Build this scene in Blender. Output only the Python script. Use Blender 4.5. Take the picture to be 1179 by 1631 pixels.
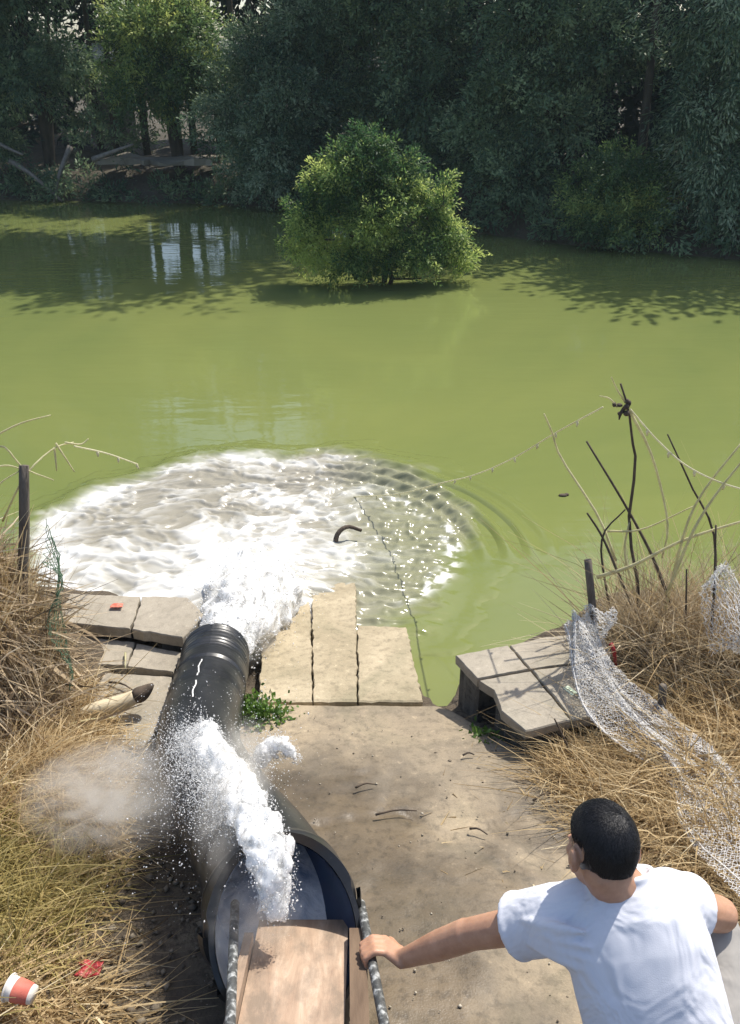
import bpy, math
import numpy as np
from mathutils import Vector, Matrix

for o in list(bpy.data.objects):
    bpy.data.objects.remove(o)
scene = bpy.context.scene
COL = scene.collection
R = math.radians
PI = math.pi

# ------------------------------------------------------------------ camera, sky, sun, exposure
cd = bpy.data.cameras.new('camera')
cam = bpy.data.objects.new('camera', cd)
COL.objects.link(cam)
cam.location = (0, 0, 3.0)
cam.rotation_euler = (R(62), 0, 0)
cd.sensor_fit = 'VERTICAL'
cd.angle = R(62.0)
cd.clip_start = 0.05
cd.clip_end = 500
scene.camera = cam

SUN_EL, SUN_AZ = 55, 38          # degrees; azimuth from +Y towards +X
world = bpy.data.worlds.new('World')
scene.world = world
world.use_nodes = True
wn = world.node_tree.nodes
sky = wn.new('ShaderNodeTexSky')
sky.sky_type = 'NISHITA'
sky.sun_disc = False
sky.sun_elevation = R(SUN_EL)
sky.sun_rotation = R(SUN_AZ)
sky.air_density = 1.0
sky.dust_density = 2.0
wn['Background'].inputs['Strength'].default_value = 0.15
world.node_tree.links.new(sky.outputs[0], wn['Background'].inputs['Color'])

sd = bpy.data.lights.new('sun', 'SUN')
sd.energy = 4.6
sd.angle = R(0.5)
sd.color = (1.0, 0.95, 0.86)
sun = bpy.data.objects.new('sun', sd)
COL.objects.link(sun)
sdir = Vector((math.sin(R(SUN_AZ)) * math.cos(R(SUN_EL)), math.cos(R(SUN_AZ)) * math.cos(R(SUN_EL)), math.sin(R(SUN_EL))))
sun.rotation_euler = sdir.to_track_quat('Z', 'Y').to_euler()
sun.location = (8, 12, 20)

scene.view_settings.view_transform = 'Standard'
scene.view_settings.look = 'None'
scene.view_settings.gamma = 1
scene.view_settings.exposure = 0.42
scene.view_settings.use_curve_mapping = False

# ------------------------------------------------------------------ noise helpers
def _lattice(seed):
    return np.random.default_rng(seed).random((256, 256))
_L = {}
def vnoise(x, y, seed=0):
    if seed not in _L:
        _L[seed] = _lattice(seed)
    T = _L[seed]
    xi = np.floor(x).astype(int); yi = np.floor(y).astype(int)
    fx = x - xi; fy = y - yi
    fx = fx * fx * (3 - 2 * fx); fy = fy * fy * (3 - 2 * fy)
    a = T[xi % 256, yi % 256]; b = T[(xi + 1) % 256, yi % 256]
    c = T[xi % 256, (yi + 1) % 256]; d = T[(xi + 1) % 256, (yi + 1) % 256]
    return (a * (1 - fx) + b * fx) * (1 - fy) + (c * (1 - fx) + d * fx) * fy
def fbm(x, y, seed=0, oct=4, gain=.5):
    s = 0; amp = 1; tot = 0
    for i in range(oct):
        s = s + amp * vnoise(x * 2 ** i + 13.7 * i, y * 2 ** i + 7.1 * i, seed + i); tot += amp; amp *= gain
    return s / tot
def smooth(a, b, x):
    t = np.clip((x - a) / (b - a), 0, 1)
    return t * t * (3 - 2 * t)
def unit(v):
    v = np.asarray(v, float)
    return v / np.maximum(np.linalg.norm(v, axis=-1, keepdims=True), 1e-9)

# ------------------------------------------------------------------ mesh helpers
def mesh_np(name, V, F, mat=None, parent=None, smooth_=False, tint=None, tint_domain='POINT', extra=None):
    """V (n,3); F (m,k) array or list of tuples"""
    me = bpy.data.meshes.new(name)
    if isinstance(F, np.ndarray):
        V = np.ascontiguousarray(V, dtype=np.float32)
        m, k = F.shape
        me.vertices.add(len(V)); me.vertices.foreach_set('co', V.ravel())
        me.loops.add(m * k); me.loops.foreach_set('vertex_index', np.ascontiguousarray(F, dtype=np.int32).ravel())
        me.polygons.add(m)
        me.polygons.foreach_set('loop_start', np.arange(0, m * k, k, dtype=np.int32))
        me.polygons.foreach_set('loop_total', np.full(m, k, dtype=np.int32))
        me.update(calc_edges=True)
    else:
        me.from_pydata([tuple(map(float, v)) for v in V], [], [tuple(int(i) for i in f) for f in F])
        me.update()
    if smooth_:
        me.polygons.foreach_set('use_smooth', np.ones(len(me.polygons), dtype=bool))
    if tint is not None:
        at = me.attributes.new('tint', 'FLOAT', tint_domain)
        at.data.foreach_set('value', np.ascontiguousarray(tint, dtype=np.float32))
    for nm, arr in (extra or {}).items():
        at = me.attributes.new(nm, 'FLOAT', 'POINT')
        at.data.foreach_set('value', np.ascontiguousarray(arr, dtype=np.float32))
    if mat:
        me.materials.append(mat)
    o = bpy.data.objects.new(name, me)
    COL.objects.link(o)
    if parent:
        o.parent = parent
    return o

def empty(name, loc=(0, 0, 0)):
    o = bpy.data.objects.new(name, None)
    o.empty_display_size = .1
    COL.objects.link(o)
    o.location = loc
    return o
def under(child, parent):
    """parent keeping world coordinates (thing roots are only translated)"""
    child.parent = parent
    child.matrix_parent_inverse = Matrix.Translation(-Vector(parent.location))
    return child
def tag(o, label=None, cat=None, group=None, kind=None):
    if label: o['label'] = label
    if cat: o['category'] = cat
    if group: o['group'] = group
    if kind: o['kind'] = kind
    return o

class MB:
    """collects shapes into one vertex/face list"""
    def __init__(s): s.v = []; s.f = []
    def add(s, V, F):
        k = len(s.v); s.v += [tuple(map(float, p)) for p in V]; s.f += [tuple(i + k for i in f) for f in F]
        return s
    def box(s, c, size, rot=None):
        c = np.array(c, float); h = np.array(size, float) / 2
        P = np.array([[x, y, z] for x in (-1, 1) for y in (-1, 1) for z in (-1, 1)]) * h
        if rot is not None: P = P @ np.array(rot).T
        return s.add(P + c, [(0, 1, 3, 2), (4, 6, 7, 5), (0, 4, 5, 1), (2, 3, 7, 6), (0, 2, 6, 4), (1, 5, 7, 3)])
    def tube(s, P, r, n=8, cap=True):
        P = np.asarray(P, float); m = len(P)
        r = np.full(m, r, float) if np.isscalar(r) else np.asarray(r, float)
        T = unit(np.gradient(P, axis=0))
        ref = np.array([0, 0, 1.]) if abs(T[0][2]) < .9 else np.array([1., 0, 0])
        V = []
        for i in range(m):
            a = unit(np.cross(T[i], ref)); b = np.cross(a, T[i]); ref = b
            for k in range(n):
                t = 2 * PI * k / n
                V.append(P[i] + r[i] * (math.cos(t) * a + math.sin(t) * b))
        F = [(i * n + k, i * n + (k + 1) % n, (i + 1) * n + (k + 1) % n, (i + 1) * n + k) for i in range(m - 1) for k in range(n)]
        if cap:
            F += [tuple(range(n))[::-1], tuple((m - 1) * n + k for k in range(n))]
        return s.add(V, F)
    def ell(s, c, rad, axes=None, nu=16, nv=10):
        c = np.array(c, float); A = np.eye(3) if axes is None else np.array(axes, float)
        V = []
        for j in range(1, nv):
            p = PI * j / nv
            for i in range(nu):
                t = 2 * PI * i / nu
                V.append((math.sin(p) * math.cos(t), math.sin(p) * math.sin(t), math.cos(p)))
        V += [(0, 0, 1), (0, 0, -1)]
        V = np.array(V) * np.array(rad); V = V @ A + c
        F = [(j * nu + i, (j + 1) * nu + i, (j + 1) * nu + (i + 1) % nu, j * nu + (i + 1) % nu) for j in range(nv - 2) for i in range(nu)]
        n = (nv - 1) * nu
        F += [(n, i, (i + 1) % nu) for i in range(nu)]
        F += [(n + 1, (nv - 2) * nu + (i + 1) % nu, (nv - 2) * nu + i) for i in range(nu)]
        return s.add(V, F)
    def caps(s, p0, p1, r0, r1, n=14):
        """tapered capsule, closed"""
        p0 = np.array(p0, float); p1 = np.array(p1, float)
        d = unit(p1 - p0)
        P = []; r = []
        for t in (80, 55, 28):
            P.append(p0 - d * r0 * math.sin(R(t))); r.append(r0 * math.cos(R(t)))
        P.append(p0); r.append(r0)
        P.append(p1); r.append(r1)
        for t in (28, 55, 80):
            P.append(p1 + d * r1 * math.sin(R(t))); r.append(r1 * math.cos(R(t)))
        return s.tube(P, r, n)
    def loft(s, rings, cap=True):
        n = len(rings[0]); V = np.concatenate(rings); m = len(rings)
        F = [(i * n + k, i * n + (k + 1) % n, (i + 1) * n + (k + 1) % n, (i + 1) * n + k) for i in range(m - 1) for k in range(n)]
        if cap: F += [tuple(range(n))[::-1], tuple((m - 1) * n + k for k in range(n))]
        return s.add(V, F)
    def build(s, name, mat, parent=None, smooth_=False):
        return mesh_np(name, s.v, s.f, mat, parent, smooth_)

def spline(P, n):
    """Catmull-Rom resampling"""
    P = np.asarray(P, float)
    Q = np.vstack([2 * P[0] - P[1], P, 2 * P[-1] - P[-2]])
    out = []
    segs = len(P) - 1
    for t in np.linspace(0, segs, n):
        i = min(int(t), segs - 1); u = t - i
        a, b, c, d = Q[i:i + 4]
        out.append(.5 * ((2 * b) + (-a + c) * u + (2 * a - 5 * b + 4 * c - d) * u * u + (-a + 3 * b - 3 * c + d) * u ** 3))
    return np.array(out)

def strands(P0, P1, r0, r1):
    """triangular prisms for n segments, vectorised"""
    P0 = np.asarray(P0, float); P1 = np.asarray(P1, float); n = len(P0)
    d = unit(P1 - P0)
    ref = np.where(np.abs(d[:, 2:3]) < .9, np.array([[0, 0, 1.]]), np.array([[1., 0, 0]]))
    a = unit(np.cross(d, ref)); b = np.cross(a, d)
    r0 = np.broadcast_to(r0, n)[:, None]; r1 = np.broadcast_to(r1, n)[:, None]
    V = []
    for P, r in ((P0, r0), (P1, r1)):
        for k in range(3):
            t = 2 * PI * k / 3
            V.append(P + r * (math.cos(t) * a + math.sin(t) * b))
    V = np.stack(V, 1).reshape(-1, 3)
    base = np.arange(n)[:, None] * 6
    F = np.stack([base + np.array([k, (k + 1) % 3, 3 + (k + 1) % 3, 3 + k]) for k in range(3)], 1).reshape(-1, 4)
    return V, F

def ribbons(B, D, L, bend, W, seg=4, rng=None, side=None):
    """curved flat blades: base B, start direction D, length L, bend vector (added quadratically), width W"""
    n = len(B); D = unit(D)
    if side is None:
        s = unit(np.cross(D, rng.normal(size=(n, 3))))
    else:
        s = side
    V = []
    for k in range(seg + 1):
        t = k / seg
        c = B + D * (L * t)[:, None] + bend * (L * t * t)[:, None]
        w = (W * (1 - .85 * t ** 1.5))[:, None] * .5
        V += [c - s * w, c + s * w]
    V = np.stack(V, 1).reshape(-1, 3)
    m = 2 * (seg + 1)
    base = np.arange(n)[:, None] * m
    F = np.stack([base + np.array([2 * k, 2 * k + 1, 2 * k + 3, 2 * k + 2]) for k in range(seg)], 1).reshape(-1, 4)
    return V, F, m

def cat(parts):
    V = []; F = []; T = []; k = 0
    for p in parts:
        V.append(p[0]); F.append(p[1] + k); k += len(p[0])
        T.append(p[2] if len(p) > 2 else np.zeros(len(p[0])))
    return np.concatenate(V), np.concatenate(F), np.concatenate(T)

# ------------------------------------------------------------------ material helpers
class NT:
    def __init__(s, name):
        s.m = bpy.data.materials.new(name); s.m.use_nodes = True
        s.t = s.m.node_tree; s.n = s.t.nodes; s.l = s.t.links
        s.b = s.n['Principled BSDF']; s.out = s.n['Material Output']
    def new(s, ty, **kw):
        x = s.n.new(ty)
        for k, v in kw.items(): setattr(x, k, v)
        return x
    def link(s, a, b): s.l.new(a, b)
    def coord(s, scale=(1, 1, 1), kind='Object'):
        tc = s.new('ShaderNodeTexCoord'); mp = s.new('ShaderNodeMapping')
        mp.inputs['Scale'].default_value = scale
        s.link(tc.outputs[kind], mp.inputs['Vector'])
        return mp.outputs[0]
    def noise(s, scale, detail=4, rough=.55, vec=None, dist=0):
        x = s.new('ShaderNodeTexNoise')
        x.inputs['Scale'].default_value = scale; x.inputs['Detail'].default_value = detail
        x.inputs['Roughness'].default_value = rough; x.inputs['Distortion'].default_value = dist
        if vec is not None: s.link(vec, x.inputs['Vector'])
        return x.outputs['Fac']
    def ramp(s, fac, stops):
        x = s.new('ShaderNodeValToRGB'); e = x.color_ramp.elements
        while len(e) < len(stops): e.new(.5)
        for i, (p, c) in enumerate(stops):
            e[i].position = p; e[i].color = (*c, 1) if len(c) == 3 else c
        s.link(fac, x.inputs[0])
        return x.outputs[0]
    def mix(s, fac, a, b, mode='MIX'):
        x = s.new('ShaderNodeMix'); x.data_type = 'RGBA'; x.blend_type = mode
        for sock, v in ((x.inputs[0], fac), (x.inputs[6], a), (x.inputs[7], b)):
            if hasattr(v, 'links'): s.link(v, sock)
            elif isinstance(v, (int, float)): sock.default_value = v
            else: sock.default_value = (*v, 1)
        return x.outputs[2]
    def math(s, op, a, b=None):
        x = s.new('ShaderNodeMath'); x.operation = op
        for sock, v in ((x.inputs[0], a), (x.inputs[1], b)):
            if v is None: continue
            if hasattr(v, 'links'): s.link(v, sock)
            else: sock.default_value = v
        return x.outputs[0]
    def attr(s, name):
        x = s.new('ShaderNodeAttribute'); x.attribute_name = name
        return x.outputs['Fac']
    def bump(s, h, strength=.3, dist=.01):
        x = s.new('ShaderNodeBump'); x.inputs['Strength'].default_value = strength; x.inputs['Distance'].default_value = dist
        s.link(h, x.inputs['Height']); s.link(x.outputs[0], s.b.inputs['Normal'])
        return x.outputs[0]
    def set(s, color=None, rough=None, **kw):
        if color is not None:
            if hasattr(color, 'links'): s.link(color, s.b.inputs['Base Color'])
            else: s.b.inputs['Base Color'].default_value = (*color, 1)
        if rough is not None:
            if hasattr(rough, 'links'): s.link(rough, s.b.inputs['Roughness'])
            else: s.b.inputs['Roughness'].default_value = rough
        for k, v in kw.items():
            s.b.inputs[k].default_value = v
        return s.m

def m_tint(name, stops, rough=.75, transl=0.0, spec=.3):
    """colour from the per-piece 'tint' attribute; optional see-through glow for thin leaves"""
    t = NT(name)
    c = t.ramp(t.attr('tint'), stops)
    t.set(c, rough); t.b.inputs['Specular IOR Level'].default_value = spec
    if transl:
        tr = t.new('ShaderNodeBsdfTranslucent'); t.link(c, tr.inputs[0])
        mx = t.new('ShaderNodeMixShader'); mx.inputs[0].default_value = transl
        t.link(t.b.outputs[0], mx.inputs[1]); t.link(tr.outputs[0], mx.inputs[2]); t.link(mx.outputs[0], t.out.inputs[0])
    return t.m
def m_noise(name, c0, c1, scale=8, rough=.8, bump=.3, bscale=60, bdist=.004, detail=5, spec=.3, stretch=(1, 1, 1)):
    t = NT(name); v = t.coord(stretch)
    c = t.ramp(t.noise(scale, detail, .6, v), [(.3, c0), (.7, c1)])
    t.set(c, rough); t.b.inputs['Specular IOR Level'].default_value = spec
    t.bump(t.noise(bscale, 5, .6, v), bump, bdist)
    return t.m

def m_thin(name, c0, c1, transl=.45):
    """thin fibres that let light through"""
    t = NT(name); v = t.coord()
    c = t.ramp(t.noise(20, 4, .6, v), [(.3, c0), (.7, c1)]); t.set(c, .7)
    tr = t.new('ShaderNodeBsdfTranslucent'); t.link(c, tr.inputs[0])
    mx = t.new('ShaderNodeMixShader'); mx.inputs[0].default_value = transl
    t.link(t.b.outputs[0], mx.inputs[1]); t.link(tr.outputs[0], mx.inputs[2]); t.link(mx.outputs[0], t.out.inputs[0])
    return t.m
M = {}
# concrete: pale tan, worn darker patches, pits
def m_concrete(name, dry, dark, wet=None, pit=1.0):
    t = NT(name); v = t.coord()
    n1 = t.noise(2.2, 6, .62, v, .6); n2 = t.noise(26, 5, .7, v); n3 = t.noise(160, 3, .6, v)
    c = t.mix(t.ramp(n1, [(.38, (0, 0, 0)), (.66, (1, 1, 1))]), dark, dry)
    c = t.mix(t.math('MULTIPLY', t.ramp(n2, [(.35, (1, 1, 1)), (.5, (0, 0, 0))]), pit), c, tuple(x * .55 for x in dark))
    c = t.mix(t.math('MULTIPLY', t.ramp(n2, [(.60, (0, 0, 0)), (.72, (1, 1, 1))]), .55), c, tuple(min(1, x * 1.45) for x in dry))
    c = t.mix(t.math('MULTIPLY', n3, .5), c, tuple(x * .6 for x in dry), 'MULTIPLY')
    c = t.mix(t.math('MULTIPLY', t.ramp(t.noise(1.4, 5, .7, v, 1.5), [(.5, (0, 0, 0)), (.68, (1, 1, 1))]), .45), c, tuple(x * y for x, y in zip(dark, (.5, .55, .5))))
    rough = .85
    if wet is not None:
        w = t.attr('wet')
        c = t.mix(w, c, wet, 'MULTIPLY')
        rr = t.new('ShaderNodeMapRange'); t.link(w, rr.inputs[0]); rr.inputs[3].default_value = .85; rr.inputs[4].default_value = .38
        rough = rr.outputs[0]
    t.set(c, rough); t.b.inputs['Specular IOR Level'].default_value = .35
    h = t.math('ADD', t.math('MULTIPLY', n2, .8), t.math('MULTIPLY', n3, .5))
    t.bump(h, .55 * pit, .008)
    return t.m
M['ramp'] = m_concrete('ramp_concrete', (.43, .35, .24), (.245, .205, .15), (.46, .44, .42), .55)
M['plank'] = m_concrete('plank_concrete', (.53, .45, .315), (.38, .32, .215), None, .6)
M['slab'] = m_concrete('slab_concrete', (.45, .40, .32), (.35, .31, .245), None, .35)
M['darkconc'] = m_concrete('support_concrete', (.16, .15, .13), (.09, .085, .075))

t = NT('bank_soil'); v = t.coord()
c = t.ramp(t.noise(3, 6, .65, v), [(.3, (.060, .046, .032)), (.55, (.125, .098, .066)), (.78, (.27, .21, .135))])
c = t.mix(t.ramp(t.noise(35, 4, .7, v), [(.38, (1, 1, 1)), (.52, (0, 0, 0))]), c, (.07, .052, .035))
M['soil'] = t.set(c, .95); t.bump(t.noise(30, 6, .7, v), .9, .03)
t = NT('far_bank_soil'); v = t.coord()
c = t.ramp(t.noise(1.3, 6, .65, v), [(.3, (.035, .032, .02)), (.6, (.09, .075, .05)), (.8, (.16, .135, .09))])
M['farsoil'] = t.set(c, .95); t.bump(t.noise(6, 6, .7, v), 1, .1)

# murky water, foam from the 'foam' attribute
t = NT('murky_water'); v = t.coord((1, 1, 1))
foam = t.attr('foam'); murk = t.attr('murk')
n = t.noise(.16, 5, .65, v, .8)
wc = t.ramp(n, [(.3, (.128, .161, .051)), (.7, (.184, .204, .062))])
wc = t.mix(murk, wc, (.27, .25, .20))
wc = t.mix(foam, wc, (.78, .78, .755))
rr = t.new('ShaderNodeMapRange'); t.link(t.math('MAXIMUM', foam, t.math('MULTIPLY', murk, .33)), rr.inputs[0]); rr.inputs[3].default_value = .045; rr.inputs[4].default_value = .75
t.set(wc, rr.outputs[0], IOR=1.33)
v2 = t.coord((.45, 1.5, 1))
nb = t.math('ADD', t.math('MULTIPLY', t.noise(1.1, 3, .5, v2), 1.0), t.math('MULTIPLY', t.noise(5.5, 3, .5, v2, .3), .22))
t.bump(nb, .16, .06)
M['water'] = t.m

# spray: white aerated water, light scatters deep inside it
t = NT('white_water'); v = t.coord()
c = t.ramp(t.noise(9, 4, .6, v), [(.3, (.66, .67, .665)), (.6, (.86, .855, .84))])
t.set(c, .6); t.b.inputs['Specular IOR Level'].default_value = .25
t.b.inputs['Subsurface Weight'].default_value = 1.0
t.b.inputs['Subsurface Radius'].default_value = (1, 1, 1); t.b.inputs['Subsurface Scale'].default_value = .06
t.bump(t.noise(30, 4, .6, v), .35, .01)
tp = t.new('ShaderNodeBsdfTransparent'); mx = t.new('ShaderNodeMixShader')
al = t.ramp(t.noise(22, 4, .65, t.coord((1, .55, 1)), .8), [(.36, (.25, .25, .25)), (.56, (1, 1, 1))])
t.link(al, mx.inputs[0]); t.link(tp.outputs[0], mx.inputs[1]); t.link(t.b.outputs[0], mx.inputs[2]); t.link(mx.outputs[0], t.out.inputs[0])
M['spray'] = t.m
t = NT('water_drops'); t.set((.90, .90, .89), .35)
tr = t.new('ShaderNodeBsdfTranslucent'); tr.inputs[0].default_value = (.9, .9, .9, 1)
mx = t.new('ShaderNodeMixShader'); mx.inputs[0].default_value = .45
t.link(t.b.outputs[0], mx.inputs[1]); t.link(tr.outputs[0], mx.inputs[2]); t.link(mx.outputs[0], t.out.inputs[0])
M['drops'] = t.m

# ------------------------------------------------------------------ terrain
def ramp_plane(y):
    return .25 - .21 * (np.asarray(y, float) - 3.2)
def ground(x, y):
    x = np.asarray(x, float); y = np.asarray(y, float)
    b = np.minimum(ramp_plane(y), 1.4)
    mid = (1 - smooth(-.85, -1.15, x)) * (1 - smooth(.62, .95, x))
    bank = np.maximum(b, .27) + .13 * smooth(-1.0, -1.6, x) + .10 * smooth(.8, 1.3, x)
    z = b * mid + bank * (1 - mid)
    z = z + (fbm(x * 2.1 + 40, y * 2.1 + 40, 3, 4) - .5) * .12 * (1 - .6 * mid)
    z = z - .05 * mid
    ys = 3.75 + .25 * smooth(-.9, -1.5, x) + .25 * smooth(.9, 1.5, x) - .5 * np.exp(-((x - .36) / .13) ** 2)
    z = np.where(y > ys, z - 1.6 * (y - ys), z)
    return np.maximum(z, -.6)

def grid(x0, x1, y0, y1, nx, ny, fx=None):
    X, Y = np.meshgrid(np.linspace(x0, x1, nx), np.linspace(y0, y1, ny), indexing='ij')
    I = np.arange(nx * ny).reshape(nx, ny)
    F = np.stack([I[:-1, :-1], I[1:, :-1], I[1:, 1:], I[:-1, 1:]], -1).reshape(-1, 4)
    return X.ravel(), Y.ravel(), F

# near bank: denser in the middle, one sheet
xs = np.concatenate([np.linspace(-60, -4, 30), np.linspace(-3.9, 3.9, 196), np.linspace(4, 60, 30)])
ysv = np.concatenate([np.linspace(-60, -.2, 30), np.linspace(0, 5, 126)])
X, Y = np.meshgrid(xs, ysv, indexing='ij')
I = np.arange(X.size).reshape(X.shape)
F = np.stack([I[:-1, :-1], I[1:, :-1], I[1:, 1:], I[:-1, 1:]], -1).reshape(-1, 4)
V = np.stack([X.ravel(), Y.ravel(), ground(X.ravel(), Y.ravel())], 1)
tag(mesh_np('near_bank_ground', V, F, M['soil'], smooth_=True), kind='structure')

def shore(x):
    return np.interp(x, [-60, -9, -4.3, 0, 1.6, 3.5, 6.1, 10, 60], [23, 21.6, 21, 19.7, 17.6, 16.0, 14.7, 13.2, 11])
X, Y, F = grid(-60, 60, 0, 1, 241, 60)
d = -1.0 + 90 * Y ** 2.2
yy = shore(X) + d
zz = np.where(d < 0, -.5, 0) + .85 * smooth(-.5, .9, d) + .05 * np.maximum(d, 0) + (fbm(X * .9, yy * .9, 21, 4) - .5) * .5 * smooth(0, 1, d) - .25
tag(mesh_np('far_bank_ground', np.stack([X, yy, zz], 1), F, M['farsoil'], smooth_=True), kind='structure')
def farz(x, y):
    d = y - shore(x)
    return .85 * smooth(-.5, .9, d) + .05 * np.maximum(d, 0) - .25 + (fbm(np.array([x * .9]), np.array([y * .9]), 21, 4)[0] - .5) * .5 * smooth(0, 1, d)

# river
X, Y, F = grid(-60, 60, 2.6, 30, 2, 2)
tag(mesh_np('river_water', np.stack([X, Y, X * 0], 1), F, M['water']), kind='structure')

# churned, foaming water below the outfall: same water, raised and aerated
nx, ny = 400, 330
X, Y, F = grid(-3.0, 1.75, 3.75, 7.35, nx, ny)
cx, cy = -.78, 5.33
ang = np.arctan2(Y - cy, X - cx); rad = np.hypot((X - cx) / 1.62, (Y - cy) / 1.46)
rad = rad + (fbm(np.cos(ang) * 2.2 + 9, np.sin(ang) * 2.2 + 9, 31, 4) - .5) * .26 + (fbm(X * 4, Y * 7, 35, 4) - .5) * .16
inside = smooth(1.03, .84, rad)
wx = X + .35 * (fbm(X * 1.6, Y * 1.6, 41, 3) - .5) ; wy = Y + .35 * (fbm(X * 1.6 + 50, Y * 1.6, 42, 3) - .5)
ridge = 1 - np.abs(2 * fbm(wx * 3.0, wy * 5.2, 43, 4) - 1) * 3.2
ridge2 = 1 - np.abs(2 * fbm(wx * 8 + 30, wy * 13, 47, 3) - 1) * 3.0
blot = fbm(wx * 1.9 + 70, wy * 3.4, 51, 5)
ix, iy = -.72, 4.55                                    # where the jet lands
di = np.hypot((X - ix) / .75, (Y - iy) / .62)
left = smooth(.35, -.55, X)                            # the right third is thin, mostly clear
rim = np.exp(-((rad - .90) / .10) ** 2) * smooth(-.2, -1.0, X + .2 * (Y - 5.3)) * .9
f = .52 * np.clip(ridge, 0, 1) + .38 * np.clip(ridge2, 0, 1) + 1.7 * (blot - .50)
ai = np.arctan2(Y - iy, X - ix); ri = np.hypot(X - ix, Y - iy)
ray = 1 - np.abs(2 * fbm(ai * 4.5 + 20 + .5 * fbm(X * 4, Y * 4, 44, 2), ri * 1.6 + 3, 45, 4) - 1) * 2.6
f = f * (.30 + .62 * left) + (.62 + .45 * np.clip(ray, 0, 1)) * np.exp(-(di * .85) ** 2) * left + rim * (.4 + blot) - .18
# scattered white crest on the right-hand edge
rr_ = np.hypot((X + .75) / 1.32, (Y - 5.08) / .98)
crest = np.exp(-((rr_ - 1) / .045) ** 2) * smooth(.05, .3, X) * smooth(4.25, 4.5, Y) * smooth(5.95, 5.7, Y)
f = np.clip(f, 0, 1) * inside + crest * smooth(.5, .62, fbm(X * 14, Y * 14, 61, 3)) * .95
foamv = np.clip(f, 0, 1) ** 1.25 * .94
murkv = inside * (.55 + .45 * left)
h = inside * (.018 + .034 * (fbm(wx * 2.6, wy * 4.2, 65, 4) - .4) + .018 * (np.clip(ridge, 0, 1) - .4) * (.4 + .6 * left) + .014 * np.clip(ridge2, 0, 1)) + .10 * np.exp(-(di * 1.25) ** 2) * left
r2 = np.hypot(X + .62, (Y - 5.0) * 1.06); a2 = np.arctan2(Y - 5.0, X + .62)
rip = np.sin(r2 * 2 * PI / .17) * smooth(1.15, 1.3, r2) * smooth(2.0, 1.55, r2) * smooth(-.1, .25, a2) * smooth(1.75, 1.1, a2)
rip2 = np.sin(Y * 2 * PI / .10 + 3 * fbm(X * 3, Y * 3, 66, 3)) * smooth(-.3, .1, X) * smooth(.8, .4, X) * inside
h = h + .020 * rip + .006 * rip2 + .03 * np.exp(-((rad - 1.0) / .06) ** 2) * smooth(.7, .2, X)
edge = np.minimum.reduce([X + 3.0, 1.75 - X, Y - 3.75, 7.35 - Y])
act = np.clip(np.maximum(inside, np.maximum(np.exp(-((rad - 1.0) / .12) ** 2), smooth(1.15, 1.3, r2) * smooth(2.05, 1.7, r2) * smooth(-.15, .2, a2) * smooth(1.85, 1.3, a2))), 0, 1)
hz = h + .006 - .02 * (1 - smooth(0, .12, edge)) - .013 * (1 - smooth(0, .3, act))
tag(mesh_np('churned_foam', np.stack([X, Y, hz], 1), F, M['water'], smooth_=True, extra={'foam': foamv, 'murk': murkv}),
    'white foaming churned water spreading from the pipe outfall', 'foam', kind='stuff')

# ------------------------------------------------------------------ concrete ramp
nx, ny = 110, 150
U, Vv, F = grid(0, 1, 0, 1, nx, ny)
x = U * 0
def yedge(x):
    return 3.185 - .55 * smooth(.27, .85, x) + .015 * np.sin(x * 23) * smooth(.2, .4, x)
yq = .1 + Vv * 3.085
xl = np.interp(yq, [0, 1.9, 2.35, 2.6, 4], [-.40, -.42, -.60, -.95, -.95]) + .03 * np.sin(yq * 9)
x = xl + U * (1.2 - xl)
y = .1 + Vv * (yedge(x) - .1)
z = ramp_plane(y) + .012 + (fbm(x * 3, y * 3, 71, 4) - .5) * .03 + (fbm(x * 20, y * 20, 75, 3) - .5) * .007
# cracks across the slab
for (cx0, cy0, cx1, cy1, dp) in [(-.35, 2.25, .12, 2.36, .014), (.12, 2.36, .30, 2.2, .012), (.28, 2.18, .75, 2.42, .010), (.05, 2.35, .10, 2.62, .010), (-.2, 2.58, .02, 2.62, .009)]:
    px, py = cx1 - cx0, cy1 - cy0; LL = math.hypot(px, py)
    tt = ((x - cx0) * px + (y - cy0) * py) / LL ** 2
    dd = np.abs((x - cx0) * py - (y - cy0) * px) / LL + (fbm(x * 11, y * 11, 79, 3) - .5) * .05
    z = z - dp * np.exp(-(dd / .012) ** 2) * ((tt > 0) & (tt < 1))
z = z - .10 * (Vv >= 1 - 1e-6) - .15 * ((U < 1e-6) | (U > 1 - 1e-6))
wet = smooth(.55, .30, np.abs(x + .25 + .28 * (y - 2.3)) + (fbm(x * 4, y * 4, 81, 4) - .5) * .55) * smooth(2.95, 2.6, y + (fbm(x * 5, y * 5, 83, 3) - .5) * .5)
wet = np.maximum(wet * 1.0, .85 * smooth(.42, .58, fbm(x * 2.6 + 9, y * 2.6, 85, 4)) * smooth(2.65, 2.3, y))
rampo = mesh_np('boat_ramp', np.stack([x, y, z], 1), F, M['ramp'], smooth_=True, extra={'wet': wet})
tag(rampo, kind='structure')

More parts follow.
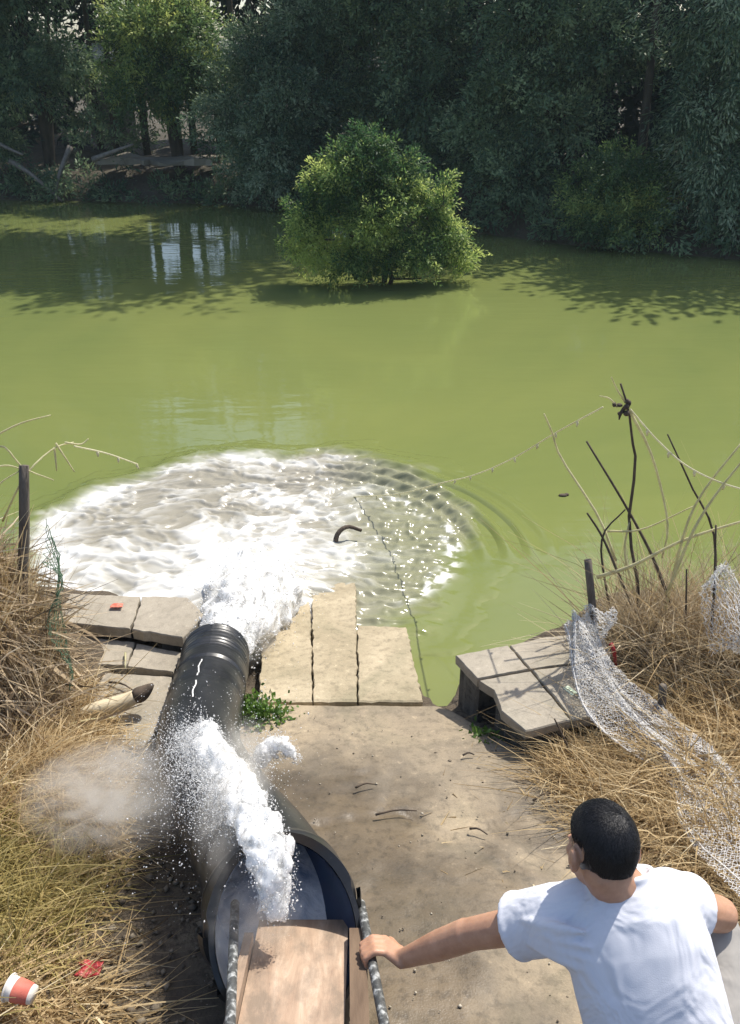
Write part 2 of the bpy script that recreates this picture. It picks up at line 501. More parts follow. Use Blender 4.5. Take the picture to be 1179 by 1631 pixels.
def slab(name, pts, z0, z1, mat, parent=None, jag=.006, seed=0, tilt=None, step=.03):
    """irregular concrete slab from a plan outline, chipped edges, thickness z0..z1 (z may be a function)"""
    rng = np.random.default_rng(seed)
    P = []
    pts = np.array(pts, float)
    for i in range(len(pts)):
        a, b = pts[i], pts[(i + 1) % len(pts)]
        n = max(2, int(np.linalg.norm(b - a) / step))
        for k in range(n):
            q = a + (b - a) * k / n
            if k: q = q + rng.normal(size=2) * jag
            P.append(q)
    P = np.array(P); n = len(P)
    c = P.mean(0)
    f1 = z1 if callable(z1) else (lambda x, y: z1)
    f0 = z0 if callable(z0) else (lambda x, y: z0)
    top = np.array([[*p, f1(*p) - .006] for p in P]); inn = np.array([[*(c + (p - c) * .975), 0] for p in P])
    inn[:, 2] = [f1(*p[:2]) for p in inn]
    bot = np.array([[*(c + (p - c) * .985), f0(*p)] for p in P])
    V = np.vstack([bot, top, inn])
    F = [(i, (i + 1) % n, n + (i + 1) % n, n + i) for i in range(n)] + [(n + i, n + (i + 1) % n, 2 * n + (i + 1) % n, 2 * n + i) for i in range(n)]
    F += [tuple(2 * n + i for i in range(n)), tuple(range(n))[::-1]]
    return mesh_np(name, V, F, mat, parent)

pz = lambda x, y: .262 - .15 * (y - 3.2)
pb = lambda x, y: pz(x, y) - .14
for k, pts in enumerate([[(-.535, 3.205), (-.278, 3.205), (-.380, 4.50), (-.66, 4.42)],
                         [(-.272, 3.205), (-.063, 3.205), (-.092, 4.62), (-.372, 4.60)],
                         [(-.055, 3.205), (.255, 3.205), (.205, 3.98), (-.074, 4.0)]]):
    slab('concrete_plank', pts, pb, pz, M['plank'], rampo, .0035, k)

# ------------------------------------------------------------------ stone slab landings
ls = empty('slab_landing', (-1.2, 3.5, .1))
tag(ls, 'low landing of flat concrete slabs left of the black pipe', 'slab landing')
for pts, z0, z1, sd_ in [([(-1.62, 3.60), (-1.215, 3.535), (-1.235, 3.83), (-1.62, 3.86)], .39, .45, 1),
                         ([(-1.205, 3.53), (-.935, 3.46), (-.86, 3.66), (-.98, 3.82), (-1.225, 3.83)], .39, .452, 2),
                         ([(-1.62, 3.36), (-1.20, 3.34), (-1.20, 3.53), (-1.62, 3.59)], .30, .372, 3),
                         ([(-1.19, 3.335), (-.955, 3.29), (-.93, 3.44), (-1.19, 3.52)], .30, .370, 4),
                         ([(-1.55, 2.78), (-.99, 2.80), (-.93, 3.0), (-.965, 3.28), (-1.55, 3.34)], .24, .352, 5)]:
    under(slab('slab', pts, z0, z1, M['slab'], None, .0025, sd_), ls)
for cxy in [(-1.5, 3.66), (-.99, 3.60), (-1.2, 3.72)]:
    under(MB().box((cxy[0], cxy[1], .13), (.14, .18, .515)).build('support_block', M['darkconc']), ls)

rs = empty('slab_landing', (.7, 3.1, .1))
tag(rs, 'raised landing of four grey slabs beside the white net', 'slab landing')
zr = .5
for pts, sd_ in [([(.405, 3.245), (.49, 3.075), (.735, 3.145), (.665, 3.325)], 11),
                 ([(.675, 3.33), (.745, 3.15), (1.08, 3.22), (1.02, 3.42), (.86, 3.40)], 12),
                 ([(.495, 3.065), (.555, 3.00), (.57, 2.86), (.655, 2.735), (.86, 2.80), (.742, 3.132)], 13),
                 ([(.752, 3.136), (.868, 2.80), (1.16, 2.86), (1.10, 3.205)], 14)]:
    under(slab('slab', pts, .455, zr + .003 * (sd_ % 3), M['slab'], None, .0018, sd_), rs)
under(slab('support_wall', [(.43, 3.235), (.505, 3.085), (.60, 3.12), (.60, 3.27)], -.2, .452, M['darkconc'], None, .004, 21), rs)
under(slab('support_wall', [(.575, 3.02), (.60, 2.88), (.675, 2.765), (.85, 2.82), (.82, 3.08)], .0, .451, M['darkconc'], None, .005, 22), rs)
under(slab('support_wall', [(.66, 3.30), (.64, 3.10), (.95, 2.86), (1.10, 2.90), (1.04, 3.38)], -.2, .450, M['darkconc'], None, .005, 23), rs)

# ------------------------------------------------------------------ trees on the far bank
M['bark'] = m_noise('bark', (.035, .03, .022), (.09, .075, .055), 9, .9, .8, 30, .02, stretch=(1, 1, .25))
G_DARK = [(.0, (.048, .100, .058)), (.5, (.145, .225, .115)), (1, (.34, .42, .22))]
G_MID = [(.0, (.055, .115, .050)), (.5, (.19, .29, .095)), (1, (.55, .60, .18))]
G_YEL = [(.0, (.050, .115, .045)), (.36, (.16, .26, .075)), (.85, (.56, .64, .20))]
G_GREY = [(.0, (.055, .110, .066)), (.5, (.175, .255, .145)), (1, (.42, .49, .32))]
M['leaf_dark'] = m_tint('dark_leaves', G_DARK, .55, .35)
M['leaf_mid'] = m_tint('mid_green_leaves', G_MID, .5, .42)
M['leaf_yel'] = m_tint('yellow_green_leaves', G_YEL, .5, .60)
M['leaf_deep'] = m_tint('deep_shade_leaves', [(.0, (.012, .026, .021)), (.5, (.026, .050, .037)), (1, (.055, .09, .065))], .6, .25)  # darker leaf colour stands in for the shade inside the wood
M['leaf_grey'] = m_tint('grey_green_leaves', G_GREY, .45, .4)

def leaves(blobs, n, L, W, seed, clump=.24, droop=.4, per=60, shell=.55, mottle=.25):
    """leafy sprays: every spray is a twig set out from a blob, leaves ranked along it and facing much the same way"""
    rng = np.random.default_rng(seed)
    B = np.array(blobs, float)
    vol = (B[:, 3] * B[:, 4] * B[:, 5]) ** .72
    nc = max(4, n // per)
    bi = rng.choice(len(B), nc, p=vol / vol.sum())
    d = unit(rng.normal(size=(nc, 3)))
    lump = 1 + .30 * np.sin(d[:, 0] * 5 + bi * 1.7) * np.cos(d[:, 2] * 4 + d[:, 1] * 5 + bi)
    r = (rng.random(nc) ** shell) * lump * .92
    C = B[bi, :3] + d * r[:, None] * B[bi, 3:6]
    ax = unit(d * np.array([1, 1, .7]) + rng.normal(size=(nc, 3)) * .45 + np.array([0, 0, .45 - droop]))
    nrm = unit(d * .8 + rng.normal(size=(nc, 3)) * .35 + np.array([0, 0, .9]))
    ct = rng.normal(.42, .24, nc) + mottle * (fbm(C[:, 0] * 1.3 + 60, C[:, 2] * 1.8 + C[:, 1] + 60, seed, 2) - .5) + .12 * (r - .6)  # mottle and the outer lift paint sunlit yellow patches into the leaf colour
    tl = clump * rng.uniform(1.0, 2.8, nc)
    li = np.repeat(np.arange(nc), per)
    N = len(li)
    u = rng.random(N)
    off = rng.normal(size=(N, 3)) * (clump * (.42 - .22 * u))[:, None]
    P = C[li] + ax[li] * (u * tl[li])[:, None] + off
    P[:, 2] -= droop * .5 * u * u * tl[li]
    D = unit(ax[li] * .8 + unit(off) * .9 + rng.normal(size=(N, 3)) * .35 + np.array([0, 0, -droop * .6]))
    S = unit(np.cross(D, nrm[li] + rng.normal(size=(N, 3)) * .38))
    l = L * rng.uniform(.6, 1.3, N)[:, None]; w = W * rng.uniform(.7, 1.25, N)[:, None]
    V = np.stack([P, P + D * l * .5 + S * w * .5, P + D * l, P + D * l * .5 - S * w * .5], 1)
    keep = V[:, :, 2].min(1) > .02
    V = V[keep]; tnt = np.clip(ct[li] + rng.normal(0, .12, N), 0, 1)[keep]
    F = np.arange(len(V) * 4).reshape(-1, 4)
    return V.reshape(-1, 3), F, tnt, C

def tree(name, label, base, stems, blobs, n, L, W, mat, seed, group=None, top=None, clump=.24, mottle=.25, droop=.4, cat_='tree', r0=.13, shell=.55, per=60):
    rng = np.random.default_rng(seed + 1000)
    root = empty(name, base)
    V, F, tnt, C = leaves(blobs, n, L, W, seed, clump, droop, per, shell, mottle)
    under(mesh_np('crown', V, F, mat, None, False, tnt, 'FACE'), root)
    if top:                                  # the high crown, far above the picture, in coarser sprays
        V, F, tnt, _ = leaves(top, 8000 * len(top), .20, .10, seed + 300, .6, .3, 40, .6)
        under(mesh_np('upper_crown', V, F, mat, None, False, tnt, 'FACE'), root)
    base = np.array(base, float)
    mb = MB(); tips = []
    for s in stems:
        top = np.array(s, float)
        mid = (base + top) / 2 + rng.normal(size=3) * .18
        P = spline([base + np.array([0, 0, -.3]), base + (mid - base) * .5 + rng.normal(size=3) * .06, mid, top], 14)
        mb.tube(P, np.linspace(r0, r0 * .35, 14), 8); tips.append(P)
    allP = np.concatenate([p[4:] for p in tips])
    for b in blobs:
        c = np.array(b[:3]); j = np.argmin(np.linalg.norm(allP - c, axis=1) + np.maximum(0, allP[:, 2] - c[2]) * 2)
        P = spline([allP[j], (allP[j] + c) / 2 + rng.normal(size=3) * .12, c], 8)
        mb.tube(P, np.linspace(r0 * .42, r0 * .12, 8), 6)
    tr = under(mb.build('trunk', M['bark'], None, True), root)
    # twigs: one object under the trunk, far too many to count
    BB = np.array([b[:3] for b in blobs])
    k = rng.choice(len(C), min(len(C), 260), replace=False)
    Q = C[k]; j = np.argmin(((Q[:, None] - BB[None]) ** 2).sum(-1), 1)
    V, F = strands(BB[j] + (Q - BB[j]) * .15, Q, r0 * .11, r0 * .04)
    tw = mesh_np('twigs', V, F, M['bark']); tag(tw, kind='stuff')
    tw.parent = root; tw.matrix_parent_inverse = Matrix.Translation(-Vector(root.location))
    tag(root, label, cat_, group)
    return root

GRP = 'trees along the far bank'
def fz(x, y): return float(farz(x, y))
# tall ones; only their lower 4 m are in view, the tops shade the water
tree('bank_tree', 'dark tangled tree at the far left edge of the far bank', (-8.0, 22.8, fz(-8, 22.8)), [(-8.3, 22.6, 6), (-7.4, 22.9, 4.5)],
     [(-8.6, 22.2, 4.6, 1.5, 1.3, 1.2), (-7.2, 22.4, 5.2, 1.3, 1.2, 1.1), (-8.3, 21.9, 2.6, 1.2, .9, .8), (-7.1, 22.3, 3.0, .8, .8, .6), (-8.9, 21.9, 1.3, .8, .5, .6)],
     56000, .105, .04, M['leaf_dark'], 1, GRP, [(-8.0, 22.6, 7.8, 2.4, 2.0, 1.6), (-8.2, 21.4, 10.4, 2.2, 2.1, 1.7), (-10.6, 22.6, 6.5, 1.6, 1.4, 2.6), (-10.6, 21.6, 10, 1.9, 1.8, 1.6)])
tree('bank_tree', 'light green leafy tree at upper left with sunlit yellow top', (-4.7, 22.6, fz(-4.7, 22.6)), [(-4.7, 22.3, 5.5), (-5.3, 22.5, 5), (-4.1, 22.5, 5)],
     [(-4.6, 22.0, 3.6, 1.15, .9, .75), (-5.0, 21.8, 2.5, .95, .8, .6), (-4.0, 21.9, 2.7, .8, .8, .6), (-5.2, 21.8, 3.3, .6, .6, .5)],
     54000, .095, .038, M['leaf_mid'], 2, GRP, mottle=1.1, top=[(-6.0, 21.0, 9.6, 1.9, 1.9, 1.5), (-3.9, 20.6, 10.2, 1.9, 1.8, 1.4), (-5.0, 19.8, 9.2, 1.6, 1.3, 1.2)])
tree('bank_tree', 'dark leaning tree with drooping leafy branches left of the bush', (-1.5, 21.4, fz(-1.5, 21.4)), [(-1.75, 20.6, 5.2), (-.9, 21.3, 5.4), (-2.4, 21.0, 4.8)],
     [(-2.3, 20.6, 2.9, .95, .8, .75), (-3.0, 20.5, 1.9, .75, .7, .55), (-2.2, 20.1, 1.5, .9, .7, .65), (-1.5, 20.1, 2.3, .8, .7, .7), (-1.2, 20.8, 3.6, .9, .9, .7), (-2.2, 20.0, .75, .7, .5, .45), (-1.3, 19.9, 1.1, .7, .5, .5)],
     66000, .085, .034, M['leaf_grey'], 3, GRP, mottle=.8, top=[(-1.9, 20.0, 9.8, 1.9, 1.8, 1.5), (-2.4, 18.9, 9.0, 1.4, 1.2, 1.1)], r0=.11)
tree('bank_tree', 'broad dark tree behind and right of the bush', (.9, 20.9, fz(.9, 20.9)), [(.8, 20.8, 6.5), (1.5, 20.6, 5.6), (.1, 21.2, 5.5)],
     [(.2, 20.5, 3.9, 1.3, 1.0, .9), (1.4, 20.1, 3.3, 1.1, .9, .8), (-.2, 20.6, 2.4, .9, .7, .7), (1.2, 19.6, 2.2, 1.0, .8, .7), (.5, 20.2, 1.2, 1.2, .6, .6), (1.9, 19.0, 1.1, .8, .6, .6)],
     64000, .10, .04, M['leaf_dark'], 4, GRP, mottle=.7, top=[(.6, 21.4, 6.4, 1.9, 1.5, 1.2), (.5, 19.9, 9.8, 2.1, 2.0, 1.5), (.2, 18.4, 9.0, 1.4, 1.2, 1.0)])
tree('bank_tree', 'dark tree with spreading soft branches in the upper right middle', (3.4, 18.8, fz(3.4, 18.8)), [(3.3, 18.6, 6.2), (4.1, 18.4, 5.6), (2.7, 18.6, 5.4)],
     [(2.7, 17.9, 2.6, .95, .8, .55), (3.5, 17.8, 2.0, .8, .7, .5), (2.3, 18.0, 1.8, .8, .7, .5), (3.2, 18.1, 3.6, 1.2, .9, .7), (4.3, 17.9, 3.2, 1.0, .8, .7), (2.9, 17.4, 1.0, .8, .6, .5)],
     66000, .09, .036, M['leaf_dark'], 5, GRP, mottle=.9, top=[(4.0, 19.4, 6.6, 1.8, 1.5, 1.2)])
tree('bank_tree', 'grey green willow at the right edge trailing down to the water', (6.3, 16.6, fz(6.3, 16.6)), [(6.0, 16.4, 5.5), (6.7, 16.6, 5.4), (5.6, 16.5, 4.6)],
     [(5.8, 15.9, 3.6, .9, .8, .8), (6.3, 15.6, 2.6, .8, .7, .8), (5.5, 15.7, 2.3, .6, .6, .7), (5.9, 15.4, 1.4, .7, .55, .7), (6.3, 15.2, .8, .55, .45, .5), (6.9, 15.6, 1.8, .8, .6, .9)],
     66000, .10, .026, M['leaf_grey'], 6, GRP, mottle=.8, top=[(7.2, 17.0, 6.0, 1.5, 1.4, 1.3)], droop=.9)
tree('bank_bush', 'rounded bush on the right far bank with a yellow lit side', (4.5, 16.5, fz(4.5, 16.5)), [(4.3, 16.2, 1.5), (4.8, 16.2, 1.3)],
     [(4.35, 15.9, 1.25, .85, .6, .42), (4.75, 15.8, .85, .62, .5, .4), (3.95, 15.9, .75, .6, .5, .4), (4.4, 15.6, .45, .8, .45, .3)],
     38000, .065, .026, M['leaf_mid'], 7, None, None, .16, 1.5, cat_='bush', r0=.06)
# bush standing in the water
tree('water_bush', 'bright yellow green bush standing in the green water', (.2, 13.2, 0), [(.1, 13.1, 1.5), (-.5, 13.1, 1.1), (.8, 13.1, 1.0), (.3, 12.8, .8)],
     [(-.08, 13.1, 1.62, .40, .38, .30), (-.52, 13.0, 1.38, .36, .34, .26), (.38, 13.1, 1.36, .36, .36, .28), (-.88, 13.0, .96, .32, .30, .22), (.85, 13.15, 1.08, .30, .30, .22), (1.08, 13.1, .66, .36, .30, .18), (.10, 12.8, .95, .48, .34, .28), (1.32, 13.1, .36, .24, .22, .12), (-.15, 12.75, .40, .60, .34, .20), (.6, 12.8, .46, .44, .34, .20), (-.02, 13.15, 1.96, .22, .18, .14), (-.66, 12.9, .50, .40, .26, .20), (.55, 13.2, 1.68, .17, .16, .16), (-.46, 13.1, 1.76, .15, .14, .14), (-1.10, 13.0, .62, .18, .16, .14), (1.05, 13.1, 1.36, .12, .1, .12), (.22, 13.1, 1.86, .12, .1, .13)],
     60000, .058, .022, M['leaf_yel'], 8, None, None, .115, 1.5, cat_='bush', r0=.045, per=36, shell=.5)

# the wood behind: one dark mass
rng = np.random.default_rng(77)
bl = []
for k in range(46):
    x = -17 + 34 * k / 45
    bl.append((x, float(shore(x)) + 5 + rng.uniform(-1, 2.5), rng.uniform(2.0, 3.6), 1.4, 1.2, 2.2))
    bl.append((x, float(shore(x)) + 6 + rng.uniform(-1, 2), rng.uniform(5.0, 6.6), 1.9, 1.4, 1.5))
bl = [b for b in bl if not (-8.4 < b[0] < -3.0 and b[2] < 5)]
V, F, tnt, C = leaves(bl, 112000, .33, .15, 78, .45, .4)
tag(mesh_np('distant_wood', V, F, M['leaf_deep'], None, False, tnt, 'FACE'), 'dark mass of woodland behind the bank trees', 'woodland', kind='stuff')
# slender trunks of the wood that can be told apart
for k, (x, dy, h, lean) in enumerate([(-6.6, 2.6, 7, .3), (-5.9, 3.2, 7.5, -.2), (-3.4, 2.6, 8, .25), (-2.9, 3.4, 8, -.1), (-.3, 3.0, 7, .3), (2.3, 2.4, 6, -.3), (3.9, 2.2, 6.5, .35), (5.1, 2.0, 6, -.25), (-7.3, 3.6, 6.5, .2), (-5.2, 4.0, 6.5, -.25), (-4.6, 3.0, 7, .2), (-4.0, 3.8, 7, -.2), (-6.2, 4.4, 6, .15)]):
    y = float(shore(x)) + dy; z = fz(x, y)
    P = spline([(x, y, z - .2), (x + lean * .3, y, z + h * .3), (x + lean * .5, y + .1, z + h * .65), (x + lean * 1.4, y, z + h)], 12)
    o = MB().tube(P, np.linspace(.10, .03, 12), 8).build('bare_trunk', M['bark'], None, True)
    tag(o, ['slender trunk left of the pale hut', 'slender trunk right of the pale hut', 'slender trunk above the stone ledge right end', 'slender trunk between ledge and leaning tree', 'slender trunk directly behind the water bush', 'slender trunk right of the water bush', 'slender trunk above the rounded right bush', 'slender trunk beside the right edge willow', 'slender trunk far left beyond the hut', 'slender trunk behind the light green tree, left one', 'slender trunk behind the light green tree, middle one', 'slender trunk behind the light green tree, right one', 'slender trunk set furthest back behind the ledge'][k], 'tree trunk', 'slender trunks on the far bank')
# low scrub along the waterline
rng = np.random.default_rng(79)
bl = [(x, float(shore(x)) + rng.uniform(-.1, .5), rng.uniform(.15, .5), .5, .35, .35) for x in np.linspace(-11, 9, 64)]
bl = [(b[0], b[1] - .2, .2, .5, .3, .2) if -6.6 < b[0] < -3.4 else b for b in bl]
bl += [(-6.3, 21.5, 1.3, .5, .4, .4), (-7.2, 24.2, 1.7, .9, .5, .8), (-6.4, 24.4, 1.3, .7, .5, .6), (-3.5, 21.2, 1.2, .5, .4, .4)]
V, F, tnt, C = leaves(bl, 32000, .12, .04, 80, .2, .3)
tag(mesh_np('waterline_scrub', V, F, M['leaf_dark'], None, False, tnt, 'FACE'), 'dark low scrub overhanging the far waterline', 'scrub', kind='stuff')
# ledge, hut and dead branches at the left of the far bank
M['ledge'] = m_noise('ledge_concrete', (.13, .115, .09), (.34, .30, .24), 1.2, .9, .5, 20, .01)
o = slab('stone_ledge', [(-6.4, 21.25), (-3.6, 20.9), (-3.5, 21.9), (-6.3, 22.1)], .84, lambda x, y: .95 + .05 * math.sin(x * 3) + .03 * math.sin(x * 7.3), M['ledge'], None, .09, 5, step=.2)
tag(o, 'pale flat stone ledge on the left far bank', 'ledge')
hut = empty('hut', (-7.0, 25.4, fz(-7, 25.4)))
M['wall'] = m_noise('hut_wall', (.16, .14, .12), (.25, .22, .19), 3, .9)
M['sheet'] = m_noise('pale_roof_sheet', (.55, .54, .52), (.70, .69, .66), 6, .6)
M['dark'] = NT('dark_opening').set((.02, .02, .022), .6)
under(MB().box((-7.0, 25.5, 2.0), (.95, 1.1, 2.0)).build('wall', M['wall']), hut)
c_, s_ = math.cos(R(14)), math.sin(R(14))
under(MB().box((-7.0, 25.35, 3.16), (1.2, 1.5, .06), [[1, 0, 0], [0, c_, -s_], [0, s_, c_]]).build('roof', M['sheet']), hut)
under(MB().box((-6.8, 24.89, 2.2), (.4, .03, .5)).build('window', M['dark']), hut)
tag(hut, 'small hut with pale roof half hidden behind left trees', 'hut')
M['deadwood'] = m_noise('dead_wood', (.13, .115, .10), (.27, .24, .21), 12, .85, .5, 40, .01)
for k, (a, b, c) in enumerate([((-8.4, 21.4, .9), (-7.9, 21.3, .6), (-7.3, 21.3, .02)), ((-7.0, 21.6, 1.2), (-7.3, 21.4, .6), (-7.5, 21.3, .0)), ((-8.9, 21.4, 1.5), (-8.5, 21.3, 1.25), (-8.0, 21.2, 1.05)), ((-6.4, 21.2, .95), (-5.9, 21.1, 1.12), (-5.4, 21.1, 1.28))]):
    o = MB().tube(spline([a, b, c], 10), np.linspace(.07, .025, 10), 6).build('dead_branch', M['deadwood'], None, True)
    tag(o, ['grey dead branch sloping into the water at far left', 'grey dead branch forking up beside the far left waterline', 'topmost dead branch at the far left bank', 'dead branch propped on the pale stone ledge'][k], 'branch', 'dead branches on the far bank')

# ------------------------------------------------------------------ black pipe
t = NT('black_plastic'); v = t.coord()
c = t.ramp(t.noise(9, 5, .6, v), [(.3, (.012, .013, .015)), (.7, (.028, .029, .031))])
c = t.mix(t.ramp(t.noise(40, 4, .7, v), [(.62, (0, 0, 0)), (.75, (1, 1, 1))]), c, (.10, .09, .075))
t.set(c, .34); t.b.inputs['Specular IOR Level'].default_value = .5
t.bump(t.noise(50, 3, .6, v), .15, .004)
M['pipe'] = t.m
t = NT('blue_pipe_lining'); v = t.coord()
c = t.mix(t.attr('tint'), t.ramp(t.noise(5, 4, .6, v), [(.3, (.010, .026, .075)), (.7, (.022, .050, .125))]), t.ramp(t.noise(7, 4, .6, v), [(.3, (.52, .60, .72)), (.6, (.82, .85, .88))]))
t.set(c, .3)
M['lining'] = t.m
AX = np.array([(-.772, 3.43, .375), (-.760, 3.33, .395), (-.750, 3.208, .418), (-.727, 2.888, .486), (-.675, 2.532, .57), (-.526, 2.199, .645), (-.361, 1.90, .715), (-.268, 1.68, .765), (-.228, 1.54, .79), (-.214, 1.46, .80)])
NS, NA = 190, 56
P = spline(AX, NS)
arc = np.concatenate([[0], np.cumsum(np.linalg.norm(np.diff(P, axis=0), axis=1))]); S = arc / arc[-1]
rad0 = np.interp(S, [0, .25, .45, .6, .8, .9, 1], [.165, .165, .168, .176, .198, .215, .230])
corr = np.interp(arc, [0, .02, .62, .70, 5], [0, 1, 1, 0, 0])
ribs = .0028 * corr * np.sin(arc * 2 * PI / .033 + .8 * np.sin(arc * 23)) * (1 + .5 * np.sin(arc * 41))
band = .014 * (smooth(.845, .855, S) * smooth(.915, .905, S)) + .012 * smooth(.985, .99, S) * 0
rad_out = rad0 + ribs + band
S0 = .86                                         # the near end is cut on the slant: an elliptical mouth facing up
k_cut = 2.0 / (arc[-1] * (1 - S0))
phi = np.arccos(np.clip(1 - k_cut * np.maximum(arc - arc[-1] * S0, 0), -1, 1)) * .985
T = unit(np.gradient(P, axis=0))
side = unit(np.cross(T, np.array([0, 0, 1.]))); upv = np.cross(side, T)
k0 = int(np.argmax(phi > 0))
def shell(i0, i1, radf, flip):
    V = []; 
    for i in range(i0, i1):
        a = np.linspace(phi[i], 2 * PI - phi[i], NA)
        V.append(P[i] + radf[i] * (np.cos(a)[:, None] * upv[i] + np.sin(a)[:, None] * side[i]))
    V = np.concatenate(V); m = i1 - i0
    I = np.arange(m * NA).reshape(m, NA)
    F = np.stack([I[:-1, :-1], I[:-1, 1:], I[1:, 1:], I[1:, :-1]], -1).reshape(-1, 4)
    return V, F[:, ::-1] if flip else F
pipe = empty('water_pipe', (-.6, 2.5, .4))
tag(pipe, 'thick black corrugated pipe bent across the concrete ramp', 'pipe')
Vo, Fo = shell(0, NS, rad_out, False); Vi, Fi = shell(0, NS, rad0 - .016, True)
n0 = len(Vo)
rim_f = []
for i in (0, NS - 1):
    for k in range(NA - 1):
        a, b = i * NA + k, i * NA + k + 1
        rim_f.append((a, b, n0 + b, n0 + a))
for k in (0, NA - 1):
    for i in range(k0 - 1, NS - 1):
        a, b = i * NA + k, (i + 1) * NA + k
        rim_f.append((a, b, n0 + b, n0 + a))
rim_f = np.array(rim_f)
o = mesh_np('pipe_wall', np.vstack([Vo, Vi]), np.vstack([Fo, Fi + n0, rim_f]), M['pipe'], None, True)
es = o.modifiers.new('es', 'EDGE_SPLIT'); es.split_angle = R(50)
under(o, pipe)
Vl, Fl = shell(int(NS * .55), NS - 1, rad0 - .019, True)
aa = np.tile(np.linspace(0, 1, NA), (NS - 1 - int(NS * .55)))
sheen_tint = smooth(.60, .38, aa + .25 * (fbm(Vl[:, 0] * 9 + 5, Vl[:, 1] * 9, 93, 3) - .5))  # pale sky sheen and spray painted into the lining's left side
under(mesh_np('blue_lining', Vl, Fl, M['lining'], None, True, sheen_tint), pipe)
M['stripe'] = m_noise('white_mark', (.5, .5, .48), (.75, .74, .72), 30, .7)
i0, i1 = int(NS * .285), int(NS * .40)
V = []; 
for i in range(i0, i1):
    a0 = .10 + .02 * math.sin(i * .9)
    for a in (a0 - .018, a0 + .018):
        V.append(P[i] + (rad_out[i] + .0025) * (math.cos(a) * upv[i] + math.sin(a) * side[i]))
F = [(2 * k, 2 * k + 1, 2 * k + 3, 2 * k + 2) for k in range(i1 - i0 - 1) if (k // 3) % 4 != 3]
under(mesh_np('white_stripe', V, F, M['stripe']), pipe)
# joint collar near the torn end and its lug
for sc in (.80, .875):
    i = int(NS * sc)
    V = []
    for q, rr__ in ((-2, 0.002), (-2, .016), (2, .016), (2, .002)):
        a = np.linspace(phi[i + 2] + .06, 2 * PI - phi[i + 2] - .06, 40)
        V.append(P[i + q] + (rad_out[i + q] + rr__) * (np.cos(a)[:, None] * upv[i + q] + np.sin(a)[:, None] * side[i + q]))
    V = np.concatenate(V)
    F = [(j * 40 + k, j * 40 + k + 1, (j + 1) * 40 + k + 1, (j + 1) * 40 + k) for j in range(3) for k in range(39)]
    under(mesh_np('collar', V, F, M['pipe']), pipe)

# ------------------------------------------------------------------ wooden chute with two steel rails
t = NT('worn_plywood'); v = t.coord((9, .8, 4))
c = t.ramp(t.noise(3, 6, .65, v, .8), [(.3, (.30, .20, .135)), (.55, (.42, .30, .21)), (.75, (.53, .41, .31))])
c = t.mix(t.ramp(t.noise(3, 5, .6, t.coord()), [(.55, (0, 0, 0)), (.7, (1, 1, 1))]), c, (.46, .38, .28))
c = t.mix(t.ramp(t.noise(7, 6, .7, t.coord((1, .5, 1))), [(.44, (0, 0, 0)), (.62, (.85, .85, .85))]), c, (.19, .145, .105))
M['ply'] = t.set(c, .7); t.bump(t.noise(12, 4, .6, v), .3, .004)
M['plydark'] = m_noise('dark_board', (.10, .065, .042), (.19, .13, .085), 6, .75, .3, 30, .004, stretch=(4, .6, 1))
t = NT('flaking_steel'); v = t.coord((1, 1, .8))
c = t.ramp(t.noise(55, 4, .6, v, .5), [(.47, (.07, .072, .07)), (.56, (.17, .175, .17)), (.64, (.42, .43, .42))])
M['steel'] = t.set(c, .55, Metallic=.25); t.bump(t.noise(55, 4, .6, v, .5), .4, .002)
chute = empty('wooden_chute', (-.18, 1.2, .8))
tag(chute, 'tan wooden chute with steel rails feeding the open pipe end', 'chute')
sl = -.165 / .46                      # rise per metre towards the camera
def chz(y): return .745 - (y - 1.72) * .36
def cbox(name, x0, x1, y0, y1, dz0, dz1, mat, dx=0.0, sub=14):
    V = []
    for k in range(sub + 1):
        y = y0 + (y1 - y0) * k / sub; o_ = dx * (y - 1.72)
        V += [(x0 + o_, y, chz(y) + dz0), (x1 + o_, y, chz(y) + dz0), (x1 + o_, y, chz(y) + dz1), (x0 + o_, y, chz(y) + dz1)]
    F = [(4 * k + a, 4 * k + (a + 1) % 4, 4 * k + 4 + (a + 1) % 4, 4 * k + 4 + a) for k in range(sub) for a in range(4)]
    F += [(3, 2, 1, 0), (4 * sub, 4 * sub + 1, 4 * sub + 2, 4 * sub + 3)]
    return under(mesh_np(name, V, F, mat), chute)
cbox('floor_board', -.335, -.065, .45, 1.70, -.075, -.055, M['ply'])
cbox('side_board', -.063, -.015, .45, 1.62, -.085, -.012, M['plydark'], -.03)
cbox('side_board', -.362, -.337, .45, 1.60, -.085, -.012, M['ply'])
for x0, x1 in ((-.408, -.343), (-.028, .034)):
    Pr = [(x0 + (x1 - x0) * (1.72 - y) / .46, y, chz(y)) for y in np.linspace(.45, 1.72, 24)]
    o = MB().tube(Pr, .0135, 12).build('rail', M['steel'], None, True)
    under(o, chute)
for y in (.62, 1.05):
    under(MB().box((-.19, y, (chz(y) - .09 + float(ramp_plane(y))) / 2 - .02), (.34, .05, chz(y) - .075 - float(ramp_plane(y)) + .02)).build('support', M['plydark']), chute)

